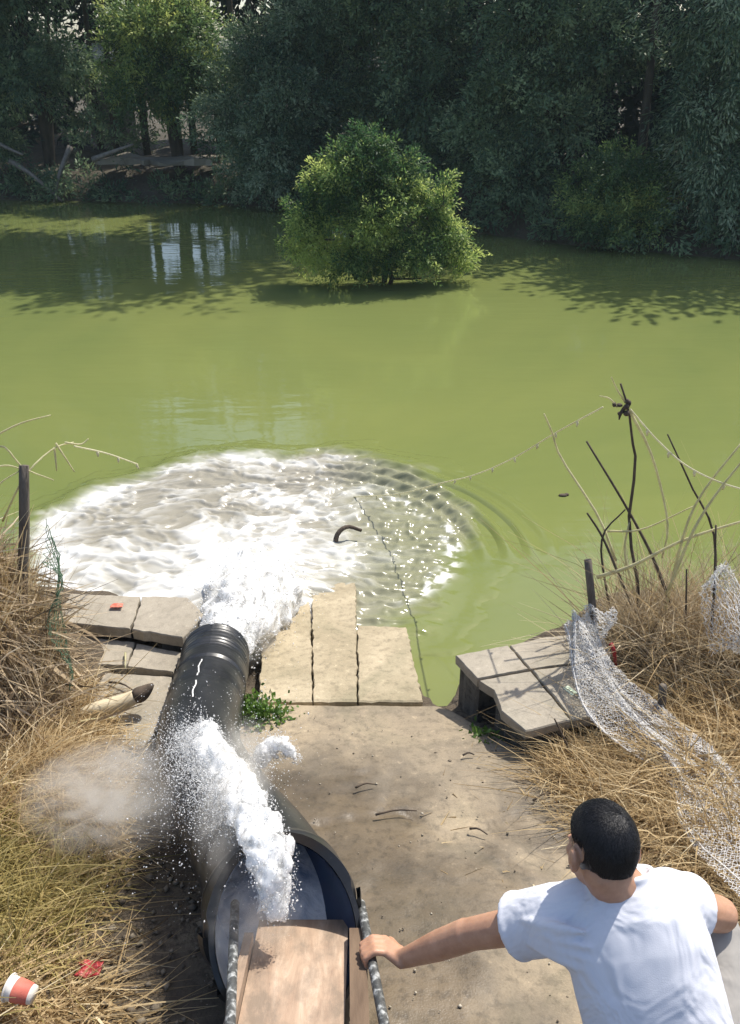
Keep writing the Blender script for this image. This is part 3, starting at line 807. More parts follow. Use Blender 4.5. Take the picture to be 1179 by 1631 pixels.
# ------------------------------------------------------------------ water in motion
def droplets(name, C, r, label, seed):
    """thousands of flying drops, one stuff object; each a stretched octahedron"""
    rng = np.random.default_rng(seed)
    n = len(C)
    O = np.array([(1, 0, 0), (-1, 0, 0), (0, 1, 0), (0, -1, 0), (0, 0, 1), (0, 0, -1)], float)
    st = np.stack([rng.uniform(.6, 1.1, n), rng.uniform(.6, 1.1, n), rng.uniform(.8, 1.8, n)], 1)
    A = unit(rng.normal(size=(n, 3))); B = unit(np.cross(A, rng.normal(size=(n, 3)))); Cc = np.cross(A, B)
    V = (O[None, :, 0:1] * (A * st[:, 0:1])[:, None] + O[None, :, 1:2] * (B * st[:, 1:2])[:, None] + O[None, :, 2:3] * (Cc * st[:, 2:3])[:, None]) * r[:, None, None] + C[:, None]
    f = np.array([(0, 2, 4), (2, 1, 4), (1, 3, 4), (3, 0, 4), (2, 0, 5), (1, 2, 5), (3, 1, 5), (0, 3, 5)])
    F = (np.arange(n)[:, None, None] * 6 + f[None]).reshape(-1, 3)
    o = mesh_np(name, V.reshape(-1, 3), F, M['drops'], None, True)
    return tag(o, label, 'droplets', kind='stuff')

def splash(name, pts, rads, label, seed, nb=260, voxel=.008, spread=1.0, disp=.02, flow=1.0, fine=(.12, .28), fringe=7, stray=1.18):
    """torn mass of white water grown along a path: solid heart, stringy and beaded edge"""
    rng = np.random.default_rng(seed)
    Q = spline(pts, 60); rr = np.interp(np.linspace(0, 1, 60), np.linspace(0, 1, len(rads)), rads)
    mb = MB()
    for k in range(nb):
        i = rng.integers(0, 60)
        q = rng.random()
        ax = unit(unit(Q[min(i + 1, 59)] - Q[max(i - 1, 0)]) * flow + rng.normal(size=3) * .35)
        off = unit(rng.normal(size=3)) * q ** .5 * spread * np.array([1, 1, .8])
        s = rr[i] * (rng.uniform(*fine) if q > .45 else rng.uniform(.22, .42))
        A = np.array([ax, unit(np.cross(ax, [0, 0, 1])), [0, 0, 0]]); A[2] = np.cross(A[0], A[1])
        mb.ell(Q[i] + off * rr[i] * (1.0 if q < .9 else rng.uniform(1, stray)), (s * rng.uniform(1.0, 2.6), s, s * rng.uniform(.6, 1)), A, 8, 6)
    o = mb.build(name, M['spray'], None, True)
    m = o.modifiers.new('r', 'REMESH'); m.mode = 'VOXEL'; m.voxel_size = voxel; m.use_smooth_shade = True
    sm = o.modifiers.new('s', 'SMOOTH'); sm.factor = .5; sm.iterations = 14
    for sc, st in ((.09, disp), (.03, disp * .4)):
        tx = bpy.data.textures.new(name, 'CLOUDS'); tx.noise_scale = sc; tx.noise_depth = 2
        d = o.modifiers.new('d', 'DISPLACE'); d.texture = tx; d.strength = st; d.mid_level = .5; d.texture_coords = 'GLOBAL'
    # fringe of fine drops torn off the surface
    n = int(nb * fringe)
    i = rng.integers(0, 60, n)
    C = Q[i] + unit(rng.normal(size=(n, 3))) * (rr[i] * rng.normal(1.08, .20, n))[:, None] * np.array([1, 1, .85])
    droplets(name + '_fringe', C, .0009 * 4.5 ** (rng.random(n) ** 2) * (voxel / .0056) ** .5, 'fine fringe of drops round the ' + label, seed + 50)
    tag(o, label, 'splash', kind='stuff')
    return o
splash('outfall_jet', [(-.765, 3.40, .385), (-.735, 3.62, .37), (-.70, 3.90, .29), (-.68, 4.2, .16), (-.70, 4.5, .0)], [.13, .16, .20, .25, .30], 'thick white jet of water leaving the far end of the pipe', 3, 1100, .018, disp=.012, stray=1.02)
def sizes(n, lo, hi):
    return lo * (hi / lo) ** (rng.random(n) ** 2.2)
rng = np.random.default_rng(5)
n = 3800
tt = rng.random(n)
Q = spline([(-.76, 3.45, .40), (-.70, 3.8, .36), (-.66, 4.2, .22), (-.68, 4.6, .03)], 100)[(tt * 99).astype(int)]
C = Q + rng.normal(size=(n, 3)) * (.06 + .12 * tt)[:, None] + np.array([.03, 0, 0]); C[:, 2] = np.maximum(C[:, 2], .02)
droplets('jet_droplets', C, sizes(n, .0016, .006), 'white droplets around the outfall jet', 6)

# burst where the pipe has split: over its top and into the open trough
splash('pipe_burst', [(-.612, 2.42, .80), (-.56, 2.24, .875), (-.46, 2.05, .925), (-.37, 1.87, .965), (-.29, 1.70, .985), (-.265, 1.60, .89)], [.042, .058, .070, .072, .062, .045], 'white burst of water gushing from the split pipe top', 8, 1000, .0056, disp=.012, fringe=9)
splash('side_splash', [(-.47, 2.33, .64), (-.40, 2.36, .72), (-.34, 2.37, .77), (-.265, 2.34, .72)], [.018, .042, .048, .015], 'white tongue of water thrown right of the pipe', 9, 120, .0042, disp=.010, fine=(.12, .26), fringe=16, stray=1.4)
n = 20000
tt = rng.random(n)
src = spline([(-.62, 2.38, .80), (-.55, 2.20, .88), (-.45, 2.0, .92), (-.37, 1.86, .95)], 100)[(tt * 99).astype(int)]
dirn = unit(np.stack([-np.abs(rng.normal(.9, .6, n)), rng.normal(-.1, .5, n), rng.normal(.2, .45, n)], 1))
# drops fly in sheets, not evenly
w_ = fbm(np.arctan2(dirn[:, 1], -dirn[:, 0]) * 7 + 20, dirn[:, 2] * 6 + tt * 4 + 9, 95, 3)
ds = rng.exponential(.085, n) * (.25 + 2.2 * np.clip(w_ - .28, 0, 1))
C = src + dirn * (.05 + ds)[:, None]; C[:, 2] -= .9 * ds ** 2
okd = C[:, 2] > ground(C[:, 0], C[:, 1]) + .02
droplets('burst_droplets', C[okd], sizes(n, .0007, .0030)[okd], 'spray of droplets flung left from the pipe burst', 10)
n = 2200
src = np.array([(-.42, 2.12, .84)]) + rng.normal(size=(n, 3)) * np.array([.07, .18, .06]) + rng.normal(size=(n, 1)) * np.array([[-.03, .1, 0]])
droplets('right_droplets', src, sizes(n, .0009, .0036), 'droplets falling on the right side of the pipe', 11)
# churning water lying in the open trough
t = NT('trough_water'); v = t.coord()
c = t.ramp(t.noise(6, 5, .6, v, .7), [(.30, (.16, .23, .36)), (.46, (.52, .57, .64)), (.60, (.88, .89, .90))])
t.set(c, .3, IOR=1.33); t.bump(t.noise(14, 5, .6, v, .5), .6, .02)
M['trough'] = t.m
i0, i1 = int(NS * .62), int(NS * .965)
V = []; W_ = 26
for i in range(i0, i1):
    lev = -.20 - .60 * smooth(.74, .965, S[i])
    hw = math.sqrt(1 - lev * lev) * (rad0[i] - .022)
    for k in range(W_):
        u = -1 + 2 * k / (W_ - 1)
        b = .05 * (float(fbm(np.array([i * .11]), np.array([u * 2.6 + 5]), 91, 3)[0]) - .5) * (1 - u ** 4)
        V.append(P[i] + side[i] * u * hw + upv[i] * (lev * rad0[i] + b))
V = np.array(V)
I = np.arange(len(V)).reshape(i1 - i0, W_)
F = np.stack([I[:-1, :-1], I[1:, :-1], I[1:, 1:], I[:-1, 1:]], -1).reshape(-1, 4)
tag(mesh_np('trough_water', V, F, M['trough'], None, True), 'pale blue churning water lying in the open pipe trough', 'water', kind='stuff')

def mist(name, c, rad, dens, label, nscale=3.0, seed=0.):
    """soft cloud of fine spray: closed ellipsoid with a fading volume"""
    o = MB().ell((0, 0, 0), (1, 1, 1), None, 24, 14).build(name, None, None, True)
    o.location = c; o.scale = rad
    t = NT(name); t.n.remove(t.b)
    vol = t.new('ShaderNodeVolumePrincipled')
    tc = t.new('ShaderNodeTexCoord')
    ln = t.new('ShaderNodeVectorMath'); ln.operation = 'LENGTH'; t.link(tc.outputs['Object'], ln.inputs[0])
    fall = t.ramp(ln.outputs['Value'], [(.15, (1, 1, 1)), (.98, (0, 0, 0))])
    mp = t.new('ShaderNodeMapping'); mp.inputs['Location'].default_value = (seed, 0, 0); t.link(tc.outputs['Object'], mp.inputs[0])
    nz = t.ramp(t.noise(nscale, 4, .6, mp.outputs[0], 1.2), [(.42, (0, 0, 0)), (.62, (1, 1, 1))])
    t.link(t.math('MULTIPLY', t.math('MULTIPLY', fall, nz), dens), vol.inputs['Density'])
    vol.inputs['Color'].default_value = (1.0, .965, .905, 1); vol.inputs['Anisotropy'].default_value = .3
    t.link(vol.outputs[0], t.out.inputs['Volume'])
    o.data.materials.append(t.m)
    return tag(o, label, 'mist', kind='stuff')
mist('jet_mist', (-.70, 4.0, .26), (.26, .52, .22), 30, 'soft white spray hanging round the outfall jet', 2.0, 9.)
mist('burst_mist', (-.43, 1.98, .94), (.13, .36, .10), 20, 'soft white spray over the pipe burst', 2.0, 6.)
mist('spray_mist', (-.91, 2.20, .69), (.36, .25, .19), 18, 'pale cloud of spray drifting left of the pipe burst', 2.6)
mist('trough_mist', (-.33, 1.60, .86), (.15, .15, .10), 8, 'thin mist rising over the open pipe trough', 2.0, 4.)
# ------------------------------------------------------------------ dry growth on the near banks
STRAW = [(0, (.24, .16, .08)), (.4, (.46, .335, .17)), (.75, (.62, .48, .27)), (1, (.76, .65, .43))]
M['straw'] = m_tint('dry_straw', STRAW, .7, .38)
M['thatch'] = m_tint('weathered_stems', [(0, (.09, .065, .04)), (.35, (.27, .20, .125)), (.7, (.50, .39, .25)), (1, (.72, .60, .43))], .85, .3)
M['reed'] = m_tint('grey_reeds', [(0, (.18, .13, .075)), (.4, (.44, .35, .22)), (.75, (.64, .53, .36)), (1, (.80, .70, .52))], .8, .45)
M['green'] = m_tint('fading_green_grass', [(0, (.16, .14, .045)), (.5, (.36, .29, .10)), (1, (.58, .46, .21))], .65, .35)
M['weed'] = m_tint('weed_leaves', [(0, (.05, .11, .02)), (.5, (.12, .22, .04)), (1, (.22, .33, .08))], .5, .4)
M['core'] = m_noise('dark_litter', (.05, .037, .025), (.12, .09, .06), 20, .95, .8, 60, .02)  # plain dark brown litter, tone varies at random
M['twig_dark'] = m_noise('dark_twig', (.05, .038, .028), (.12, .09, .065), 20, .85, .4, 60, .003)
M['twig_pale'] = m_thin('pale_stem', (.56, .52, .30), (.74, .70, .46))
M['wood'] = m_noise('weathered_post', (.06, .05, .042), (.16, .135, .11), 10, .85, .6, 40, .006, stretch=(3, 3, .5))

def grass(name, label, pts, n, L, W, mat, seed, up=1.0, spread=.6, fall=.55, cat_='grass', lift=0., seg=4, dirbias=(0, 0, 0), clump=40, csd=.05):
    """dry blades in tufts over an area given by (x, y, radius) discs"""
    rng = np.random.default_rng(seed)
    D = np.array(pts, float)
    w = D[:, 2] ** 2
    nc = max(3, n // clump)
    k = rng.choice(len(D), nc, p=w / w.sum())
    a = rng.random(nc) * 2 * PI; r = np.sqrt(rng.random(nc)) * D[k, 2]
    cxy = D[k, :2] + np.stack([np.cos(a), np.sin(a)], 1) * r[:, None]
    lean = rng.normal(size=(nc, 2)) * spread * .6
    j = np.repeat(np.arange(nc), clump); N = len(j)
    xy = cxy[j] + rng.normal(size=(N, 2)) * csd
    B = np.column_stack([xy, ground(xy[:, 0], xy[:, 1]) - .01 + lift * rng.random(N)])
    d = np.column_stack([lean[j] + rng.normal(size=(N, 2)) * spread, np.full(N, up) * rng.uniform(.5, 1.2, N)]) + np.array(dirbias)
    l = L * rng.uniform(.45, 1.25, N)
    bend = np.column_stack([rng.normal(size=(N, 2)) * .35 + lean[j] * .4, -np.abs(rng.normal(fall, .25, N))])
    V, F, m = ribbons(B, d, l, bend, W * rng.uniform(.6, 1.4, N), seg, rng)
    # blades never sink through the soil
    V[:, 2] = np.maximum(V[:, 2], ground(V[:, 0], V[:, 1]) + .004)
    tn = np.repeat(np.clip(rng.normal(.5, .24, N), 0, 1), m)
    return tag(mesh_np(name, V, F, mat, None, False, tn), label, cat_, kind='stuff')

# left: matted heap of dead vines and reeds over a fence
rng = np.random.default_rng(200)
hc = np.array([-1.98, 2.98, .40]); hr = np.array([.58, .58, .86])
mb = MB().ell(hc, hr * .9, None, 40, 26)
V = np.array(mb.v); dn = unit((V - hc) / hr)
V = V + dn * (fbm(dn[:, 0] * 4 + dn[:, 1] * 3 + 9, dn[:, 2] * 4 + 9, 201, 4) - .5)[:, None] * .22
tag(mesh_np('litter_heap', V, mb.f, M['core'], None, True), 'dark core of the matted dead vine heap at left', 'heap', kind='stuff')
n = 11000
u = unit(rng.normal(size=(n, 3)) + np.array([.5, -.5, .15])); u = u[u[:, 2] > -.35]; n = len(u)
B = hc + u * hr * rng.uniform(.90, 1.06, n)[:, None]
tang = np.array([0, 0, -1.]) - u * (-u[:, 2:3])
d = unit(unit(tang) * np.where(rng.random(n) < .75, 1, -.5)[:, None] + rng.normal(size=(n, 3)) * .62 + u * .18)
l = rng.uniform(.08, .34, n)
bend = rng.normal(size=(n, 3)) * .22 + np.array([0, 0, -.12])
V1, F1, m = ribbons(B, d, l, bend, rng.uniform(.003, .013, n) * np.where(rng.random(n) < .06, 2.2, 1), 3, rng)
V1[:, 2] = np.maximum(V1[:, 2], ground(V1[:, 0], V1[:, 1]) + .004)
tn = np.repeat(np.clip(rng.normal(.54, .28, n), 0, 1), m)
tag(mesh_np('dead_vine_mat', V1, F1, M['thatch'], None, False, tn), 'matted grey brown dead vines draped over the left fence', 'dead vines', kind='stuff')
n = 2200
x = -1.42 - .75 * rng.random(n) ** 1.5; y = 2.75 + .6 * rng.random(n)
qz = 1 - ((x - hc[0]) / hr[0]) ** 2 - ((y - hc[1]) / hr[1]) ** 2; k = qz > 0; x, y, qz = x[k], y[k], qz[k]; n = len(x)
B = np.column_stack([x, y, hc[2] + hr[2] * np.sqrt(qz) * .9])
d = np.column_stack([rng.normal(.05, .35, n), rng.normal(0, .35, n), np.ones(n)])
V1, F1, m = ribbons(B, d, rng.uniform(.08, .34, n), rng.normal(size=(n, 3)) * .3, rng.uniform(.003, .009, n), 3, rng)
tag(mesh_np('dry_stalks', V1, F1, M['straw'], None, False, np.repeat(rng.random(n), m)), 'upright pale dry stalks standing round the left post', 'stalks', kind='stuff')
grass('dry_grass', 'yellow dry grass below the vine heap by the left slabs', [(-1.34, 2.86, .16), (-1.28, 2.64, .18), (-1.40, 2.45, .22), (-1.36, 3.1, .12), (-1.50, 2.3, .2), (-1.2, 2.4, .17)], 7600, .26, .006, M['straw'], 210, 1.0, .45, .6)
grass('dry_grass', 'green and straw grass tufts at the lower left edge', [(-1.28, 1.95, .20), (-1.15, 1.75, .20), (-1.35, 1.6, .25), (-1.05, 1.95, .12), (-1.5, 2.1, .2)], 4200, .24, .006, M['green'], 211, 1.0, .5, .55)
grass('straw_litter', 'flattened straw strewn over the lower left corner', [(-.88, 1.52, .12), (-1.05, 1.45, .20), (-.78, 1.40, .10), (-1.25, 1.35, .25)], 1900, .22, .006, M['straw'], 212, .12, .9, .12, lift=.05)
grass('straw_litter', 'flattened straw around the left slabs and pale log', [(-1.15, 2.5, .2), (-1.1, 2.25, .2), (-1.0, 1.9, .2)], 600, .18, .006, M['straw'], 213, .15, .9, .15, lift=.03)
# right bank
grass('dry_grass', 'dry straw mound between ramp and right landing', [(.80, 2.62, .14), (.95, 2.55, .2), (.98, 2.35, .2), (.82, 2.45, .13), (1.12, 2.3, .22), (.93, 2.75, .13), (1.2, 2.1, .2)], 6800, .26, .006, M['straw'], 220, .9, .55, .65)
grass('straw_bed', 'golden flattened straw at the right edge behind the net', [(1.45, 2.75, .25), (1.65, 2.55, .3), (1.35, 2.55, .18), (1.75, 2.9, .3), (1.5, 2.95, .2)], 5200, .34, .007, M['straw'], 221, .25, .9, .25, lift=.10)
grass('straw_litter', 'thin scatter of straw and stalks behind the man', [(1.0, 2.0, .25), (1.25, 1.85, .3), (1.3, 1.5, .3), (.78, 2.2, .2)], 2600, .18, .005, M['straw'], 222, .18, .9, .2, lift=.02)
grass('reed_thicket', 'dense grey pink reed stalks behind the right post', [(1.32, 3.45, .16), (1.55, 3.45, .22), (1.8, 3.4, .25), (1.45, 3.25, .18), (1.7, 3.2, .2), (2.05, 3.3, .25)], 5400, .50, .0055, M['reed'], 223, 1.6, .35, .12, 'reeds', seg=3)
grass('reed_thicket', 'tall thin straw stems standing above the right reeds', [(1.35, 3.4, .2), (1.55, 3.35, .25), (1.8, 3.35, .3)], 520, .72, .005, M['straw'], 224, 1.6, .35, .25, 'reeds', seg=5, clump=6)
grass('reed_thicket', 'dark bare stems scattered through the right reeds', [(1.38, 3.38, .18), (1.65, 3.38, .25), (1.9, 3.3, .2)], 165, .60, .007, M['thatch'], 226, 1.6, .28, .1, 'reeds', seg=4, clump=3)
grass('straw_scrap', 'crumbs of straw and dry leaf on the concrete ramp', [(.55, 2.45, .22), (.68, 2.2, .2), (.4, 2.6, .15), (.45, 2.0, .25), (.62, 2.75, .12)], 520, .05, .006, M['straw'], 225, .05, 1, .05, clump=4, lift=.075, csd=.12, seg=2)
# weeds
def weeds(name, label, c, rx, n, seed, size=.03, h=.1):
    rng = np.random.default_rng(seed)
    P = np.array(c) + rng.normal(size=(n, 3)) * np.array([rx, rx * .6, 0]) * .5
    P[:, 2] = c[2] + rng.random(n) * h * np.exp(-((P[:, 0] - c[0]) / rx) ** 2)
    D = unit(rng.normal(size=(n, 3)) + np.array([0, 0, .5])); Sx = unit(np.cross(D, rng.normal(size=(n, 3))))
    l = size * rng.uniform(.6, 1.3, n)[:, None]
    V = np.stack([P, P + D * l * .5 + Sx * l * .25, P + D * l, P + D * l * .5 - Sx * l * .25], 1).reshape(-1, 3)
    tn = np.clip(rng.normal(.5, .25, n), 0, 1)
    root = empty(name, c); tag(root, label, 'weed')
    under(mesh_np('leaves', V, np.arange(n * 4).reshape(-1, 4), M['weed'], None, False, tn, 'FACE'), root)
    k = rng.choice(n, min(n, 90), replace=False)
    V, F = strands(np.array(c) + (P[k] - np.array(c)) * np.array([.5, .5, 0]) - np.array([0, 0, .02]), P[k], .0015, .001)
    under(mesh_np('stems', V, F, M['weed'], None, False, np.full(len(V), .3)), root)
weeds('weed_clump', 'fresh green weed clump beside the black pipe', (-.545, 3.06, .27), .16, 900, 230, .032, .12)
weeds('weed_clump', 'dull green weed under the right slab landing', (.50, 2.88, .26), .12, 420, 231, .035, .08)

# ------------------------------------------------------------------ stakes, sticks and wires
def stick(name, pts, r, mat, label, group=None, cat_='stick', n=12):
    Pn = spline(pts, n)
    o = MB().tube(Pn, np.linspace(r, r * .5, n) if np.isscalar(r) else np.interp(np.linspace(0, 1, n), [0, 1], r), 6).build(name, mat, None, True)
    return tag(o, label, cat_, group)
D_, P_ = M['twig_dark'], M['twig_pale']
sg = 'sticks on the right bank'
def gz(x, y): return float(ground(x, y))
stick('tall_stick', [(1.34, 3.42, .35), (1.31, 3.5, .72), (1.25, 3.6, 1.0), (1.235, 3.6, 1.33), (1.20, 3.6, 1.46), (1.165, 3.6, 1.60), (1.11, 3.6, 1.73)], .009, D_, 'tallest dark crooked stick on the right, carrying the wire', sg)
stick('tall_stick', [(1.56, 3.38, .38), (1.40, 3.48, .80), (1.25, 3.6, 1.07), (1.02, 3.7, 1.41)], .010, D_, 'long straight dark stick leaning left across the tall one', sg)
stick('stick', [(1.40, 3.35, .40), (1.25, 3.48, .70), (1.14, 3.6, .93), (1.04, 3.6, 1.08)], .009, D_, 'dark stick leaning left just behind the right post', sg)
stick('stick', [(1.25, 3.4, .36), (1.16, 3.55, .72), (1.13, 3.6, .95), (1.22, 3.6, 1.10)], .007, D_, 'short dark stick bent right above the right post', sg)
stick('stick', [(1.22, 3.62, .80), (1.13, 3.72, 1.0), (.96, 3.9, 1.23), (.90, 3.9, 1.37), (.85, 3.9, 1.47)], 0.0072, P_, 'thin pale stem arching furthest left over the water', sg)
stick('stick', [(1.66, 3.36, .45), (1.60, 3.42, 1.02), (1.45, 3.46, 1.30), (1.32, 3.5, 1.53)], .007, D_, 'dark stick leaning left below the right hand wire', sg)
stick('stick', [(1.42, 3.4, .55), (1.43, 3.4, .95), (1.47, 3.4, 1.25), (1.63, 3.4, 1.57)], 0.0078, P_, 'tall pale stem bending right out of the reeds', sg)
stick('stick', [(1.38, 3.32, .8), (1.43, 3.3, 1.13), (1.50, 3.3, 1.33), (1.62, 3.3, 1.56)], 0.0078, P_, 'second pale stem bending right in front of the reeds', sg)
stick('stick', [(1.10, 3.5, .78), (1.25, 3.45, .88), (1.45, 3.4, 1.05), (1.70, 3.3, 1.22)], 0.0104, P_, 'pale pole lying slanted across the right reeds', sg)
stick('stick', [(1.15, 3.6, .98), (1.30, 3.55, 1.02), (1.50, 3.5, 1.17)], 0.0059, P_, 'thin pale twig slanting right above the pale pole', sg)
stick('stick', [(1.17, 3.6, 1.60), (1.28, 3.58, 1.42), (1.36, 3.55, 1.22), (1.40, 3.5, 1.05), (1.39, 3.48, .9)], 0.0078, P_, 'pale stem hanging down from the tall stick top', sg)
stick('stick', [(1.30, 3.5, .68), (1.24, 3.57, .88), (1.25, 3.6, 1.05)], 0.0078, P_, 'short pale upright twig below the crossing sticks', sg)
stick('stick', [(1.60, 3.2, .35), (1.58, 3.25, .75), (1.53, 3.3, 1.18)], .008, D_, 'upright dark stem in the right reeds', sg)
stick('stick', [(1.45, 3.2, .35), (1.47, 3.26, .65), (1.44, 3.3, .95)], .007, D_, 'upright dark stem in front of the right reeds', sg)
stick('stick', [(1.75, 3.2, .35), (1.72, 3.28, .75), (1.68, 3.3, 1.05)], .008, D_, 'upright dark stem at the right frame edge', sg)
stick('stick', [(1.11, 3.6, 1.62), (1.07, 3.6, 1.66), (1.03, 3.62, 1.665)], 0.0052, P_, 'little pale twig pointing left at the stick top', sg)
stick('stick', [(1.145, 3.6, 1.64), (1.10, 3.6, 1.70), (1.065, 3.6, 1.76)], 0.0052, P_, 'little pale twig pointing up at the stick top', sg)
stick('branch', [(.86, 2.66, .40), (.80, 2.68, .52), (.76, 2.70, .60)], .006, D_, 'dark twig sticking out of the straw by the landing', sg)
stick('stump_post', [(1.25, 2.76, .30), (1.25, 2.82, .50), (1.24, 2.84, .66)], (.022, .017), M['wood'], 'short brown stump rising behind the net', cat_='post')
stick('post', [(1.09, 3.20, .20), (1.05, 3.23, .60), (.985, 3.30, 1.0)], (.021, .018), M['wood'], 'dark wooden post holding the white net', cat_='post')
# dark knot where the wires meet
mb = MB()
rng = np.random.default_rng(301)
for k in range(9):
    c = np.array([1.145, 3.595, 1.63]) + rng.normal(size=3) * np.array([.014, .008, .018])
    mb.ell(c, rng.uniform(.008, .016, 3), None, 8, 6)
mb.tube([(1.14, 3.59, 1.62), (1.125, 3.59, 1.59), (1.122, 3.585, 1.565)], [.009, .008, .003], 6)
tag(mb.build('rope_knot', M['twig_dark'], None, True), 'dark rope knot at the top of the tall stick', 'knot')
M['wire'] = m_thin('pale_cord', (.66, .63, .44), (.80, .77, .58))
def wire(name, pts, label, every, n=40, seed=0):
    rng = np.random.default_rng(seed)
    Pn = spline(pts, n)
    mb = MB().tube(Pn, .0042, 5)
    o = mb.build(name, M['wire'], None, True); tag(o, label, 'cord')
    a = np.linspace(0, 1, n); k = every
    while k < 1:
        q = np.array([np.interp(k, a, Pn[:, i]) for i in range(3)])
        c = MB().tube([q, q + [0, 0, -.012], q + [rng.normal() * .004, 0, -.030]], [.004, .0075, .003], 6).build('float_bead', M['wire'], o, True)
        k += every * rng.uniform(.85, 1.15)
wire('beaded_cord', [(1.06, 3.65, 1.60), (.92, 3.92, 1.36), (.78, 4.2, 1.10), (.62, 4.55, .83), (.44, 4.9, .60), (.2, 5.35, .30), (-.14, 5.85, .02)], 'beaded cord from the tall right stick down to the foam', .085)
wire('beaded_cord', [(1.17, 3.6, 1.61), (1.29, 3.52, 1.49), (1.42, 3.42, 1.40), (1.60, 3.3, 1.36), (1.85, 3.2, 1.36)], 'beaded cord running right from the tall stick', .16, seed=1)
wire('beaded_cord', [(-1.34, 3.55, 1.45), (-1.30, 3.85, 1.28), (-1.26, 4.2, 1.06)], 'short beaded cord from the left pale twigs', .35, seed=2)
# left post and pale twigs
lp = stick('post', [(-1.50, 3.02, .30), (-1.53, 3.12, .85), (-1.50, 3.22, 1.18), (-1.475, 3.3, 1.47)], (.026, .021), M['wood'], 'grey wooden post topped by pale twigs at left', cat_='post')
stick('post', [(-1.42, 2.78, .32), (-1.46, 2.92, .70), (-1.47, 3.0, 1.0)], (.012, .009), D_, 'thin dark stake standing in the left vine heap', cat_='post')
lg = 'pale twigs on the left post'
for k, (pts, lab) in enumerate([([(-1.62, 3.3, 1.20), (-1.48, 3.3, 1.42), (-1.40, 3.45, 1.48), (-1.34, 3.55, 1.47)], 'pale twig rising right across the left post top'),
                     ([(-1.66, 3.3, 1.50), (-1.55, 3.3, 1.56), (-1.48, 3.3, 1.46), (-1.36, 3.3, 1.40)], 'pale twig arching down over the left post top'),
                     ([(-1.62, 3.3, 1.58), (-1.48, 3.35, 1.64), (-1.36, 3.4, 1.66)], 'highest pale twig at the left frame edge'),
                     ([(-1.66, 3.3, 1.44), (-1.55, 3.3, 1.47), (-1.46, 3.3, 1.44)], 'short pale twig lying level behind the left post'),
                     ([(-1.39, 3.47, 1.50), (-1.36, 3.47, 1.43), (-1.33, 3.47, 1.36)], 'pale sprig hanging right of the left post'),
                     ([(-1.40, 3.47, 1.48), (-1.40, 3.46, 1.42), (-1.405, 3.46, 1.37)], 'shorter pale sprig hanging close to the left post'),
                     ([(-1.36, 3.5, 1.49), (-1.31, 3.55, 1.46), (-1.28, 3.58, 1.475)], 'tiny pale fork at the start of the left cord'),
                     ([(-1.66, 3.25, 1.28), (-1.58, 3.25, 1.40), (-1.49, 3.3, 1.45)], 'pale twig crossing low behind the left post')]):
    stick('pale_twig', pts, .005, P_, lab, lg, 'twig')
# yellowed leaf cluster on the vine heap
rng = np.random.default_rng(310)
root = empty('dry_leaf', (-1.50, 2.76, .95)); tag(root, 'curled yellow dry leaves on the left vine heap', 'leaf')
M['dryleaf'] = m_noise('yellow_leaf', (.55, .37, .14), (.75, .55, .25), 20, .7)
for k in range(5):
    a = rng.uniform(-.6, .6); L_ = rng.uniform(.045, .07)
    c = np.array([-1.50, 2.72, .99]) + rng.normal(size=3) * np.array([.02, .01, .025])
    d = unit(np.array([math.sin(a), -.4, -.8 + .3 * rng.normal()])); s_ = unit(np.cross(d, [0, -1, .3]))
    V = []
    for q in range(6):
        u = q / 5; w = .018 * math.sin(PI * min(.98, u + .05)) + .002
        p = c + d * L_ * u + np.array([0, -.02, 0]) * math.sin(u * 3)
        V += [p - s_ * w, p + np.array([0, .006, 0]), p + s_ * w]
    F = [(3 * q + e, 3 * q + e + 1, 3 * q + e + 4, 3 * q + e + 3) for q in range(5) for e in (0, 1)]
    under(mesh_np('leaf_blade', V, F, M['dryleaf'], None, True), root)
# green netting on the vine heap edge
def net_sheet(name, f, nu, nv, r, mat, label, jitter=.0, seed=0, hole=0.0):
    rng = np.random.default_rng(seed)
    U, W = np.meshgrid(np.linspace(0, 1, nu), np.linspace(0, 1, nv), indexing='ij')
    Pn = f(U, W) + rng.normal(size=(nu, nv, 3)) * jitter
    A = []; B = []
    for (s0, s1) in (((slice(0, -1), slice(0, -1)), (slice(1, None), slice(1, None))), ((slice(1, None), slice(0, -1)), (slice(0, -1), slice(1, None)))):
        A.append(Pn[s0].reshape(-1, 3)); B.append(Pn[s1].reshape(-1, 3))
    A = np.concatenate(A); B = np.concatenate(B)
    # keep one diamond lattice only
    Iu, Iw = np.meshgrid(np.arange(nu - 1), np.arange(nv - 1), indexing='ij')
    k = np.concatenate([((Iu + Iw) % 2 == 0).ravel(), ((Iu + Iw) % 2 == 1).ravel()])
    k &= rng.random(len(k)) > hole
    V, F = strands(A[k], B[k], r, r)
    o = mesh_np(name, V, F, mat)
    return tag(o, label, 'net')
M['netwhite'] = m_thin('white_net_twine', (.88, .87, .85), (.95, .94, .92))
M['netgreen'] = m_noise('green_net_twine', (.05, .10, .06), (.10, .17, .10), 30, .7)
def f_green(U, W):
    return np.stack([-1.42 + .10 * W + .05 * np.sin(U * 9) * W, 3.28 - .35 * W + .05 * np.sin(U * 5), 1.22 - .62 * U - .25 * W * 0 - .06 * np.sin(W * 3)], -1)
net_sheet('green_net', f_green, 44, 16, .0016, M['netgreen'], 'green plastic netting edging the left vine heap', .004, 1)
